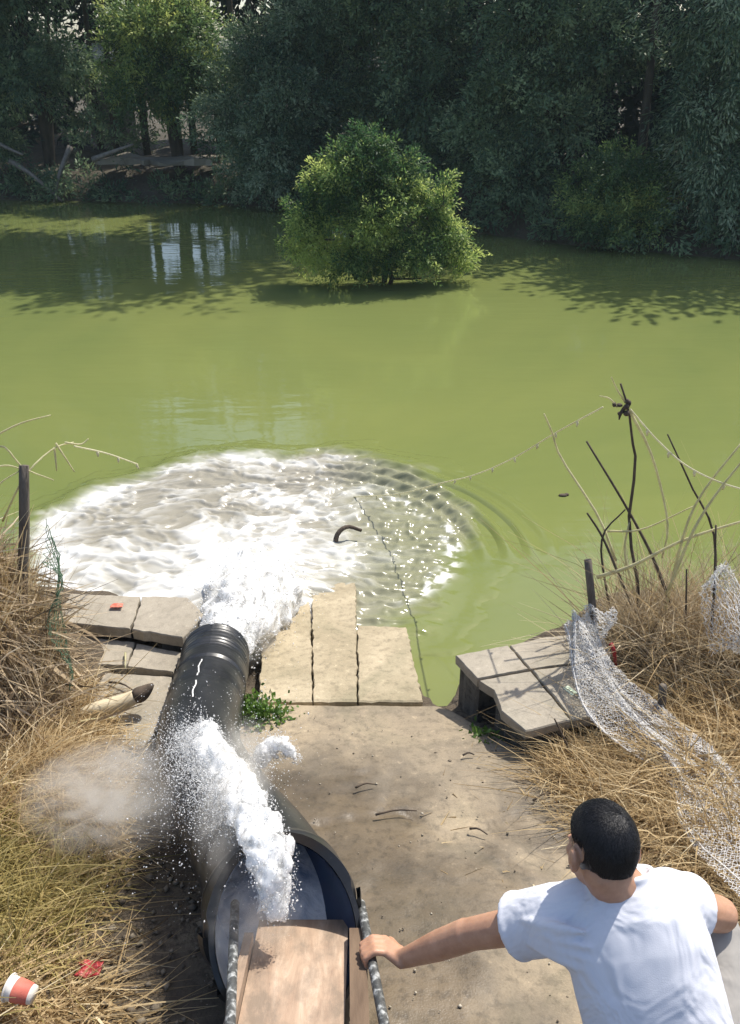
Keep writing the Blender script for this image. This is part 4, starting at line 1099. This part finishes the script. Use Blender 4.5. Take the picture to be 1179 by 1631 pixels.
# white fishing net: hung on the post, draped down over the straw to the right
netc = spline([(.95, 3.22, .76), (.98, 3.06, .66), (1.04, 2.88, .60), (1.15, 2.68, .58), (1.25, 2.48, .60), (1.33, 2.28, .58), (1.43, 2.06, .52), (1.5, 1.88, .50)], 80)
netw = np.interp(np.linspace(0, 1, 80), [0, .15, .35, .5, .62, .8, 1], [.08, .125, .14, .13, .17, .31, .42])
def f_net(U, W):
    i = np.clip((U * 79), 0, 79)
    c = np.stack([np.interp(i, np.arange(80), netc[:, k]) for k in range(3)], -1)
    w = np.interp(i, np.arange(80), netw)
    s = (W - .5) * 2
    lat = np.array([.86, .50, 0])
    p = c + (s * w)[..., None] * lat
    p[..., 2] += .016 * np.cos(s * 6 + U * 5) * (.4 + U) - .05 * s ** 2 * (1 - U * .5) + .008 * np.sin(W * 27 + U * 4)
    p[..., 0] += .02 * np.sin(U * 14 + W * 9); p[..., 1] += .02 * np.sin(W * 17 + U * 11)
    p[..., 2] = np.maximum(p[..., 2], ground(p[..., 0], p[..., 1]) + .03 + .05 * U)
    return p
wn_ = net_sheet('fishing_net', f_net, 260, 104, .0011, M['netwhite'], 'white fishing net draped from the right post over straw', .0028, 2, .05)
# gathered lead lines of the net
for k, s in enumerate((.02, .62)):
    Uu = np.linspace(0, 1, 60)
    Pn = f_net(Uu[:, None], np.full((60, 1), s) + .03 * np.sin(Uu * 9)[:, None])[:, 0] + np.array([0, 0, .004])
    MB().tube(Pn, .0022, 6).build('net_rope', M['netwhite'], wn_, True)
# loose net over the reeds at the right edge
def f_net2(U, W):
    return np.stack([1.50 + .40 * U, 3.12 + .12 * np.sin(U * 6 + W * 4), .98 - .30 * W + .06 * np.sin(U * 9) - .1 * U], -1)
net_sheet('fishing_net', f_net2, 90, 54, .0011, M['netwhite'], 'loose white net caught on the reeds at right edge', .006, 3, .15)
def f_net3(U, W):
    return np.stack([.97 + .14 * W + .02 * np.sin(U * 9), 3.22 - .04 * W + .03 * np.sin(W * 8), .80 - .32 * U], -1)
net_sheet('fishing_net', f_net3, 80, 34, .0011, M['netwhite'], 'upright flap of white net hanging on the right post', .004, 4, .08)

# ------------------------------------------------------------------ small litter
def plain(name, c, rough=.5): return NT(name).set(c, rough)
M['red'] = m_noise('red_plastic', (.27, .025, .03), (.42, .055, .055), 12, .45)
M['paper'] = m_noise('white_card', (.68, .62, .54), (.80, .75, .68), 10, .7)
M['mint'] = m_noise('pale_green_paper', (.62, .72, .50), (.74, .82, .62), 10, .7)
def cup(loc, axis, L, r0, r1):
    root = empty('paper_cup', loc); tag(root, 'crushed red and white paper cup in the straw at lower left', 'cup')
    ax = unit(np.array(axis)); a = unit(np.cross(ax, [0, 0, 1])); b = np.cross(a, ax)
    def ring(u, r, n=28):
        th = np.linspace(0, 2 * PI, n, endpoint=False)
        rr = r * (1 + .05 * np.sin(th * 2 + u * 4))
        return np.array(loc) + ax * u * L + rr[:, None] * (np.cos(th)[:, None] * a + np.sin(th)[:, None] * b)
    R_ = lambda u: r0 + (r1 - r0) * u
    body = [ring(u, R_(u)) for u in (0, .3, .7, 1)] + [ring(u, R_(u) - .0022) for u in (1, .7, .3, .04)]
    under(MB().loft(body).build('cup_wall', M['paper'], None, True), root)
    M['cupred'] = m_noise('faded_red_print', (.45, .10, .07), (.58, .17, .12), 14, .6)
    under(MB().loft([ring(u, R_(u) + .0012) for u in (.12, .4, .72)], False).build('red_sleeve', M['cupred'], None, True), root)
    th = np.linspace(0, 2 * PI, 29)
    under(MB().tube([np.array(loc) + ax * L + r1 * (math.cos(q) * a + math.sin(q) * b) for q in th], .0028, 6, False).build('rim', M['paper'], None, True), root)
cup((-.935, 1.462, .70), (-.92, .2, .12), .075, .024, .036)
def crumple(name, c, size, mat, label, seed, cat_='litter', n=7):
    rng = np.random.default_rng(seed)
    X, Y, F = grid(-1, 1, -1, 1, n * 2, n * 2)
    Z = (fbm(X * 2.2 + seed, Y * 2.2, seed, 3) - .4) * 1.6
    V = np.stack([X * (1 + .2 * Z), Y, Z], 1) * np.array(size) + np.array(c)
    o = mesh_np(name, V, F, mat, None, False)
    s = o.modifiers.new('s', 'SOLIDIFY'); s.thickness = .0015
    return tag(o, label, cat_)
crumple('plastic_wrapper', (-.855, 1.64, gz(-.855, 1.64) + .03), (.035, .028, .022), M['red'], 'crumpled red wrapper on the dark soil at lower left', 401)
crumple('plastic_wrapper', (1.345, 2.02, gz(1.345, 2.02) + .07), (.032, .032, .03), M['red'], 'dark red scrap under the net at the right edge', 402)
o = MB().box((.895, 2.99, .5065), (.032, .062, .002), [[.85, -.5, 0], [.5, .85, 0], [0, 0, 1]]).build('paper_scrap', M['mint'])
tag(o, 'small pale green paper scrap lying on the right landing', 'paper')
stick('red_ribbon', [(1.10, 3.16, .64), (1.115, 3.14, .61), (1.13, 3.15, .55), (1.15, 3.17, .50)], (.011, .006), M['red'], 'red rag tied to the stems by the right post', cat_='ribbon')
o = crumple('plastic_wrapper', (-1.33, 3.72, .465), (.03, .018, .008), plain('faded_red', (.62, .16, .10), .6), 'faded orange red scrap on the left landing', 403)
# pale log with dark end on the left landing
root = empty('driftwood_log', (-1.1, 3.0, .36)); tag(root, 'bleached driftwood log with a blackened tip on left slabs', 'log')
Pl = spline([(-1.32, 2.93, .42), (-1.22, 2.96, .425), (-1.12, 3.0, .43), (-1.065, 3.02, .445)], 14)
mb = MB().tube(Pl, [.006, .018, .026, .031, .034, .036, .037, .037, .036, .036, .035, .034, .033, .032], 14)
M['bleach'] = m_noise('bleached_wood', (.48, .40, .26), (.66, .58, .42), 8, .8, .4, 40, .004, stretch=(.6, 3, 3))
under(mb.build('log_body', M['bleach'], None, True), root)
under(MB().tube(spline([(-1.065, 3.02, .445), (-1.03, 3.03, .46), (-.985, 3.05, .492)], 8), [.0325, .036, .037, .036, .032, .026, .018, .008], 14).build('blackened_tip', M['twig_dark'], None, True), root)
# thin cords and sticks by it
for k, (a, b, lab) in enumerate([((-1.38, 2.80, .44), (-1.12, 2.90, .43), 'straight pale straw stalk below the driftwood log'), ((-1.36, 2.72, .43), (-1.22, 2.84, .45), 'shorter pale stalk crossing below the driftwood log'),
                            ((-1.22, 3.42, .385), (-1.19, 3.30, .385), 'broken pale stick lying on the left slabs'), ((-1.25, 3.22, .365), (-1.10, 3.14, .37), 'dark broken stick lying on the left slabs')]):
    stick('stalk', [a, (np.array(a) + b) / 2 + [0, .01, .012], b], .006, P_ if k < 3 else D_, lab, None, 'stalk', 6)
# twigs, bark and stones on the ramp
rng = np.random.default_rng(420)
tw = [(.68, 2.43, .10, .5, 'thick dark twig lying at the straw edge of the ramp'), (.72, 2.05, .05, -.4, 'dark bark chip on the ramp near the man'), (.10, 2.33, .16, .15, 'thin dark twig lying along the middle ramp crack'), (-.02, 2.5, .08, .3, 'thin twig on the ramp above the middle crack'), (.42, 2.72, .05, .1, 'small twig on the upper ramp'), (.40, 2.22, .07, -.5, 'curved twig on the ramp centre')]
for k, (x, y, L_, a, lab) in enumerate(tw):
    z = float(ramp_plane(y)) + .03
    d = np.array([math.cos(a), math.sin(a), -.21 * math.sin(a)]) * L_ / 2
    p = np.array([x, y, z])
    stick('fallen_twig', [p - d, p + [0, .008, .006], p + d], .005, D_, lab, 'twigs fallen on the ramp', 'twig', 6)
n = 220
x = rng.uniform(-.4, .8, n); y = rng.uniform(1.2, 3.1, n); k = y < yedge(x) - .05; x, y = x[k], y[k]
C = np.column_stack([x, y, ramp_plane(y) + .016])
n = len(C); O = np.array([(1, 0, 0), (-1, 0, 0), (0, 1, 0), (0, -1, 0), (0, 0, .6), (0, 0, -.6)])
r = rng.gamma(2., .0014, n) + .001
V = (O[None] * (1 + rng.normal(size=(n, 6, 1)) * .2)) * r[:, None, None] + C[:, None]
f8 = np.array([(0, 2, 4), (2, 1, 4), (1, 3, 4), (3, 0, 4), (2, 0, 5), (1, 2, 5), (3, 1, 5), (0, 3, 5)])
M['grit'] = m_tint('grit', [(0, (.10, .08, .06)), (.5, (.26, .22, .16)), (1, (.52, .47, .38))], .9)
tag(mesh_np('grit', V.reshape(-1, 3), (np.arange(n)[:, None, None] * 6 + f8).reshape(-1, 3), M['grit'], None, False, np.repeat(rng.random(n), 6)), 'loose grit scattered over the concrete ramp', 'grit', kind='stuff')
# clods and stones on the dark soil left of the pipe
n = 520
x = rng.uniform(-1.25, -.45, n); y = rng.uniform(1.2, 2.4, n); k = x < -.42 - .25 * (y - 1.4); x, y = x[k], y[k]; n = len(x)
C = np.column_stack([x, y, ground(x, y) + .008]); r = rng.gamma(2., .0032, n) + .0025
V = (O[None] * (1 + rng.normal(size=(n, 6, 1)) * .25)) * r[:, None, None] + C[:, None]
tag(mesh_np('soil_clods', V.reshape(-1, 3), (np.arange(n)[:, None, None] * 6 + f8).reshape(-1, 3), M['grit'], None, False, np.repeat(rng.random(n) * .4, 6)), 'clods and stones on the soil left of the pipe', 'clods', kind='stuff')
# things in the water
o = MB().tube(spline([(-.24, 5.10, -.05), (-.23, 5.12, .09), (-.16, 5.16, .14), (-.06, 5.18, .10)], 12), np.linspace(.02, .012, 12), 8).build('bent_branch', M['twig_dark'], None, True)
tag(o, 'dark bent branch poking out of the foam', 'branch')
o = MB().ell((1.5, 5.91, .005), (.035, .02, .012), None, 12, 8).ell((1.53, 5.92, .006), (.02, .015, .012), None, 10, 6).build('floating_debris', M['twig_dark'], None, True)
tag(o, 'small dark lump floating on the green water at right', 'debris')
# ------------------------------------------------------------------ hazy summer air over the river
t = NT('hazy_air'); t.n.remove(t.b)
vol = t.new('ShaderNodeVolumePrincipled'); vol.inputs['Color'].default_value = (.74, .88, 1.0, 1); vol.inputs['Density'].default_value = .0008
t.link(vol.outputs[0], t.out.inputs['Volume'])
o = MB().box((0, 18, 6.5), (150, 200, 16)).build('haze', t.m); tag(o, 'thin pale haze in the air over the river', 'haze', kind='stuff')

# ------------------------------------------------------------------ the man crouching at the chute
t = NT('skin'); v = t.coord()
c = t.ramp(t.noise(14, 6, .7, v), [(.3, (.36, .18, .11)), (.5, (.46, .25, .155)), (.72, (.54, .31, .205))])
t.set(c, .5); t.b.inputs['Subsurface Weight'].default_value = .12
t.b.inputs['Subsurface Radius'].default_value = (.01, .004, .002); t.b.inputs['Subsurface Scale'].default_value = .6
t.bump(t.noise(260, 2, .5, v), .12, .002)
M['skin'] = t.m
t = NT('white_cotton'); v = t.coord()
c = t.ramp(t.noise(6, 4, .6, v), [(.3, (.62, .63, .69)), (.7, (.68, .685, .73))])
t.set(c, .9); t.b.inputs['Specular IOR Level'].default_value = .15
h = t.math('ADD', t.math('MULTIPLY', t.noise(7, 3, .55, t.coord((1, 1, .7)), .8), 1.0), t.math('MULTIPLY', t.noise(420, 2, .5, v), .012))
t.bump(h, .8, .035)
M['shirt'] = t.m
t = NT('grey_trouser_cloth'); v = t.coord()
c = t.ramp(t.noise(8, 4, .6, v), [(.3, (.27, .255, .235)), (.7, (.34, .32, .295))])
t.set(c, .9); t.bump(t.noise(9, 3, .5, v, .8), .6, .02)
M['trousers'] = t.m
M['hair'] = m_tint('black_hair', [(0, (.006, .006, .008)), (1, (.016, .015, .016))], .42, 0, .45)
M['shoe'] = NT('dark_shoe').set((.03, .03, .03), .6)

A3 = np.array
slh, srh = A3([.446, 1.316, 1.222]), A3([.675, 1.305, 1.288])
lat = unit(srh - slh)
spine = [A3([.572, 1.325, 1.350]), A3([.588, 1.275, 1.290]), A3([.615, 1.18, 1.185]), A3([.655, 1.06, 1.05]), A3([.70, .93, .92])]
el, wl = A3([.246, 1.397, 1.050]), A3([.088, 1.456, .868])
er, wr = A3([.842, 1.360, 1.178]), A3([.72, 1.50, 1.07])
hipL, hipR = A3([.61, .95, .88]), A3([.80, .96, .90])
knR, anR = A3([.845, 1.37, 1.09]), A3([.93, 1.13, .76])
knL, anL = A3([.60, 1.27, .74]), A3([.62, .88, .80])

fwd = unit(A3([-.26, .84, -.46])); upH = unit(A3([.05, .45, .9]) - fwd * np.dot(fwd, A3([.05, .45, .9]))); rgt = np.cross(fwd, upH)
HC = A3([.522, 1.345, 1.430]); HS = .90
def H(a, b, c): return HC + (rgt * a + fwd * b + upH * c) * HS
AH = np.array([rgt, fwd, upH]) * HS

body = MB()
body.ell(H(0, -.008, .018), (.074, .092, .088), AH, 24, 16)          # skull
body.ell(H(0, .030, -.045), (.060, .064, .068), AH, 20, 12)          # face
body.ell(H(0, .055, -.088), (.036, .036, .026), AH, 14, 10)          # chin
for s in (-1, 1):
    body.ell(H(.040 * s, .062, -.030), (.022, .022, .022), AH, 10, 8)    # cheekbones
    body.ell(H(.080 * s, -.010, -.024), (.013, .021, .034), AH, 12, 10)  # ears
    body.ell(H(.090 * s, -.022, -.016), (.008, .014, .026), AH, 10, 8)
    body.ell(H(.030 * s, .080, -.002), (.024, .012, .008), AH, 10, 8)    # brows
    body.ell(H(.030 * s, .084, -.016), (.012, .009, .009), AH, 10, 8)    # eyelids
body.caps(H(0, .088, -.015), H(0, .108, -.048), .009, .013)          # nose
body.ell(H(0, .092, -.070), (.024, .010, .006), AH, 12, 8)           # lips
body.ell(H(0, .090, -.080), (.020, .009, .006), AH, 12, 8)
body.caps(H(0, -.025, -.055), spine[0] + A3([0, -.02, -.02]), .054, .062)
# trunk under the clothes
for a, b, r0, r1 in [(spine[1] + (spine[2] - spine[1]) * .35 - A3([0, 0, .02]), spine[2] - A3([0, 0, .02]), .080, .095), (spine[2], spine[3], .105, .095), (spine[3], spine[4], .095, .11)]:
    body.caps(a - lat * .05, b - lat * .05, r0 * .8, r1 * .8); body.caps(a + lat * .05, b + lat * .05, r0 * .8, r1 * .8)
body.caps(slh - A3([0, 0, .01]), srh - A3([0, 0, .01]), .040, .040)
body.caps(slh, el, .050, .039); body.caps(el, el + (wl - el) * .45, .041, .038); body.caps(el + (wl - el) * .4, wl, .039, .025)
body.caps(srh, er, .052, .043); body.caps(er, er + (wr - er) * .4, .044, .041); body.caps(er + (wr - er) * .4, wr, .041, .026)
# legs under the trousers
body.caps(hipR, knR, .075, .055); body.caps(knR, anR, .052, .038); body.caps(hipL, knL, .075, .055); body.caps(knL, anL, .05, .038)
# left hand closed on the rail
def railp(y): return A3([-.028 + .062 * (1.72 - y) / .46, y, chz(y)])
e = unit(railp(1.26) - railp(1.72))
rc = railp(1.492)
nrm = unit(np.cross(e, A3([1., 0, 0]))); nrm = nrm if nrm[2] > 0 else -nrm
sx = unit(np.cross(nrm, e)); sx = sx if sx[0] > 0 else -sx
def HP(s, a, b): return rc + e * s + sx * a + nrm * b
for k, (s, ln) in enumerate(((-.031, .95), (-.0105, 1.05), (.0095, 1.0), (.028, .82))):
    kn = HP(s, .046 - .004 * abs(k - 1.2), .026)
    p1 = HP(s * 1.04, .008, .031 + .002 * ln); p2 = HP(s * 1.05, -.024 * ln, .014); p3 = HP(s * 1.02, -.019 * ln, -.013)
    body.caps(wl + sx * -.006 + e * s * .55, kn, .0165, .0118)
    body.caps(kn, p1, .0105, .0098, 10); body.caps(p1, p2, .0095, .0086, 10); body.caps(p2, p3, .0084, .0072, 10)
body.ell((wl + HP(0, .05, .02)) / 2, (.032, .034, .017), np.array([sx, e, nrm]), 14, 10)
th0 = HP(-.048, .060, .006); th1 = HP(-.054, .034, -.004); th2 = HP(-.050, .010, -.023)
body.caps(wl + e * -.012, th0, .017, .0135); body.caps(th0, th1, .0125, .0108, 10); body.caps(th1, th2, .0102, .008, 10)
# right hand resting over the knee
ha = unit(wr - er); hs = unit(np.cross(ha, [0, 0, 1.])); hn = np.cross(hs, ha)
body.ell(wr + ha * .05, (.045, .036, .016), np.array([ha, hs, hn]), 14, 10)
for s, ln in ((-.030, .065), (-.010, .074), (.010, .070), (.029, .055)):
    a = wr + ha * .085 + hs * s; b = a + ha * ln * .5 - hn * .012; c_ = b + ha * ln * .35 - hn * .028
    body.caps(a, b, .0098, .009, 10); body.caps(b, c_, .0088, .0072, 10)
a = wr + ha * .03 + hs * -.036; b = a + ha * .03 + hs * -.022; c_ = b + ha * .028 - hn * .012
body.caps(a, b, .0125, .0108, 10); body.caps(b, c_, .0102, .008, 10)
man = empty('person', (.7, 1.1, .70))
tag(man, 'crouching man in white T-shirt reaching for the chute rail', 'person')
def grown(mb, name, mat, voxel, smooth_it=4, fac=.5):
    o = mb.build(name, mat, None, True)
    r = o.modifiers.new('r', 'REMESH'); r.mode = 'VOXEL'; r.voxel_size = voxel; r.use_smooth_shade = True
    s = o.modifiers.new('s', 'SMOOTH'); s.factor = fac; s.iterations = smooth_it
    return under(o, man)
grown(body, 'body', M['skin'], .0048, 3)

# T-shirt
shirt = MB()
def ringat(c, sp, w, d, off=0.0, n=40):
    sp = unit(sp); l = unit(lat - sp * np.dot(lat, sp)); b = np.cross(sp, l)
    b = b if b[2] > 0 else -b                       # towards the back (up, to the camera)
    th = np.linspace(0, 2 * PI, n, endpoint=False)
    cx_ = np.sign(np.cos(th)) * np.abs(np.cos(th)) ** .85; cy_ = np.sign(np.sin(th)) * np.abs(np.sin(th)) ** .85
    return c + cx_[:, None] * l * w + cy_[:, None] * b * d
Ps = spline(spine, 9)
W = [.070, .115, .148, .160, .160, .158, .156, .162, .172]
Dp = [.060, .080, .100, .112, .116, .114, .112, .116, .122]
Tn = np.gradient(Ps, axis=0)
shirt.loft([ringat(Ps[i], Tn[i], W[i], Dp[i]) for i in range(9)])
for sh, el_, q in ((slh, el, .46), (srh, er, .44)):
    d = el_ - sh
    inn = sh + (spine[1] - sh) * .25
    hem = sh + d * q
    a = unit(np.cross(d, [0, 0, 1.])); b = np.cross(a, unit(d))
    th = np.linspace(0, 2 * PI, 28, endpoint=False)
    def rg(c, r, k=1.0): return c + r * (np.cos(th)[:, None] * a + k * np.sin(th)[:, None] * b)
    shirt.loft([rg(inn, .074), rg(sh, .080), rg(sh + d * q * .5, .078), rg(hem, .076)])
    shirt.loft([rg(hem - unit(d) * .016, .079), rg(hem - unit(d) * .012, .0805), rg(hem, .0795)])
for sh in (slh, srh):
    shirt.caps(spine[0] + (sh - spine[0]) * .30 - A3([0, .012, .02]), sh, .062, .079)
    shirt.caps(spine[1], sh, .085, .079)
    shirt.caps(spine[2] + (sh - spine[2]) * .2, sh, .095, .074)
# drag folds from the armpit and shoulder of the reaching arm
bk = unit(np.cross(Tn[2], lat)); bk = bk if bk[2] > 0 else -bk
def fold(a, b, r=.010):
    Q = spline([a, (A3(a) + b) / 2 + bk * .004, b], 10)
    shirt.tube(Q, r * np.sin(np.linspace(.35, PI - .3, 10)), 8)
for o0, o1, l0, l1 in ((.02, .0, .10, .02), (.055, .03, .10, .01), (.09, .055, .095, .0), (.125, .075, .09, .0)):
    a = slh + (el - slh) * .40 + bk * .076 + (spine[3] - spine[1]) * (o1 * 1.8 - .10)
    b = spine[1] - lat * l0 + bk * (.094) + (spine[3] - spine[1]) * (o0 * 2.6 - .05)
    fold(a, b, .014)
for q0, q1 in ((.02, .30), (.06, .42)):
    fold(spine[0] - lat * .062 + bk * (.045 - q0), spine[2] - lat * (.02 + q0) + bk * .103, .008)
fold(srh + (er - srh) * .3 + bk * .06, spine[2] + lat * .11 + bk * .095, .009)
# collar
Pc = ringat(Ps[0] - unit(Tn[0]) * .004, Tn[0], .071, .062, n=30)
shirt.tube(np.vstack([Pc, Pc[:1]]), .0085, 8, False)
grown(shirt, 'shirt', M['shirt'], .0055, 5)

tro = MB()
tro.loft([ringat(spine[3] + (spine[4] - spine[3]) * u, Tn[-1], w, d) for u, w, d in ((.45, .160, .108), (.8, .172, .118), (1.1, .178, .128), (1.35, .165, .12), (1.5, .12, .09))])
tro.caps(hipR, hipR + (knR - hipR) * .5, .108, .094); tro.caps(hipR + (knR - hipR) * .5, knR, .094, .072); tro.caps(knR, anR + (knR - anR) * .12, .070, .056)
tro.caps(hipL, knL, .10, .070); tro.caps(knL, anL, .068, .055)
for u, sg_ in ((.35, 1), (.5, -1), (.62, 1), (.75, -1)):              # creases over the thigh
    c = hipR + (knR - hipR) * u; ax = unit(knR - hipR); a = unit(np.cross(ax, [0, 0, 1.])); b = np.cross(a, ax)
    if b[2] < 0: b = -b
    rr = .1 - .03 * u
    Q = [c + rr * (math.cos(q) * a + math.sin(q) * b) + ax * .03 * sg_ * math.cos(q) for q in np.linspace(-.2, PI + .2, 14)]
    tro.tube(Q, .007 * np.sin(np.linspace(.2, PI - .2, 14)) + .001, 6)
grown(tro, 'trousers', M['trousers'], .0065, 4)
for an, kn in ((anR, knR), (anL, knL)):
    sh_ = MB()
    g = gz(an[0], an[1] + .1) + .06
    if an is anR:
        sh_.caps((an[0], an[1] - .02, g + .02), (an[0] - .03, an[1] + .20, g - .015), .042, .036); sh_.caps((an[0], an[1], g + .06), (an[0], an[1], g + .02), .04, .045)
    else:
        sh_.caps((an[0], an[1] - .02, an[2] - .01), (an[0], an[1] - .06, gz(an[0], .82) + .05), .042, .04)
    grown(sh_, 'shoe', M['shoe'], .008, 2)

# hair: cap plus short combed strands from the whorl
nu, nv = 64, 44
V = []; 
th = np.linspace(0, 2 * PI, nu, endpoint=False)
rngh = np.random.default_rng(500)
def hair_r(dl):
    """1 where hair grows (directions in head frame right, fwd, up)"""
    x, y, z = dl[..., 0], dl[..., 1], dl[..., 2]
    line = np.interp(y, [-1, -.66, -.50, -.34, .15, .5, 1], [-.60, -.60, -.40, .05, .10, .45, .70])
    line = np.where((np.abs(x) < .5) & (y < -.1), -.60, line)
    return smooth(-.06, .06, z - line)
Vd = []
for j in range(nv + 1):
    p = PI * j / nv
    Vd.append(np.stack([math.sin(p) * np.cos(th), math.sin(p) * np.sin(th), np.full(nu, math.cos(p))], 1))
Vd = np.concatenate(Vd)
def hair_pt(dl, lift=0.0):
    m = hair_r(dl)
    rad_ = A3([.0815, .1005, .0975]) * (.90 + .10 * m + .012 * m * (fbm(dl[:, 0] * 6 + 9, dl[:, 1] * 6 + dl[:, 2] * 6 + 9, 501, 3) - .5))[:, None] + lift
    q = dl * rad_
    q[:, 2] -= .012 * smooth(-.2, -.7, dl[:, 2])
    return HC + (q + A3([0, -.008, .018])) @ AH
V = hair_pt(Vd)
I = np.arange((nv + 1) * nu).reshape(nv + 1, nu)
F = np.stack([I[:-1], np.roll(I[:-1], -1, 1), np.roll(I[1:], -1, 1), I[1:]], -1).reshape(-1, 4)
hair = under(mesh_np('hair', V, F, M['hair'], None, True, np.full(len(V), .2)), man)
n = 10000
d0 = unit(rngh.normal(size=(n, 3)) + A3([0, -.35, .35])); d0 = d0[hair_r(d0) > .75]; n = len(d0)
wh = unit(A3([.22, -.55, .80]))                                      # whorl
tg = d0 - wh; tg = tg + .5 * np.cross(wh, d0); tg = unit(tg - d0 * (tg * d0).sum(1, keepdims=True) + rngh.normal(size=(n, 3)) * .05)
lh = rngh.uniform(.16, .34, n)[:, None]
p0 = hair_pt(d0, 0.); p1 = hair_pt(unit(d0 + tg * lh * .5), .0018); p2 = hair_pt(unit(d0 + tg * lh), .0010)
Va, Fa = strands(p0, p1, .0006, .0006); Vb, Fb = strands(p1, p2, .0006, .0003)
V, F, T_ = cat([(Va, Fa), (Vb, Fb)])
T_ = np.concatenate([np.repeat(rngh.random(n), 6)] * 2)
st_ = mesh_np('hair_strands', V, F, M['hair'], hair, False, T_)
tag(st_, kind='stuff')

scene.render.engine = 'CYCLES'
scene.cycles.volume_step_rate = 1.0
scene.cycles.max_bounces = 8
scene.cycles.volume_bounces = 2
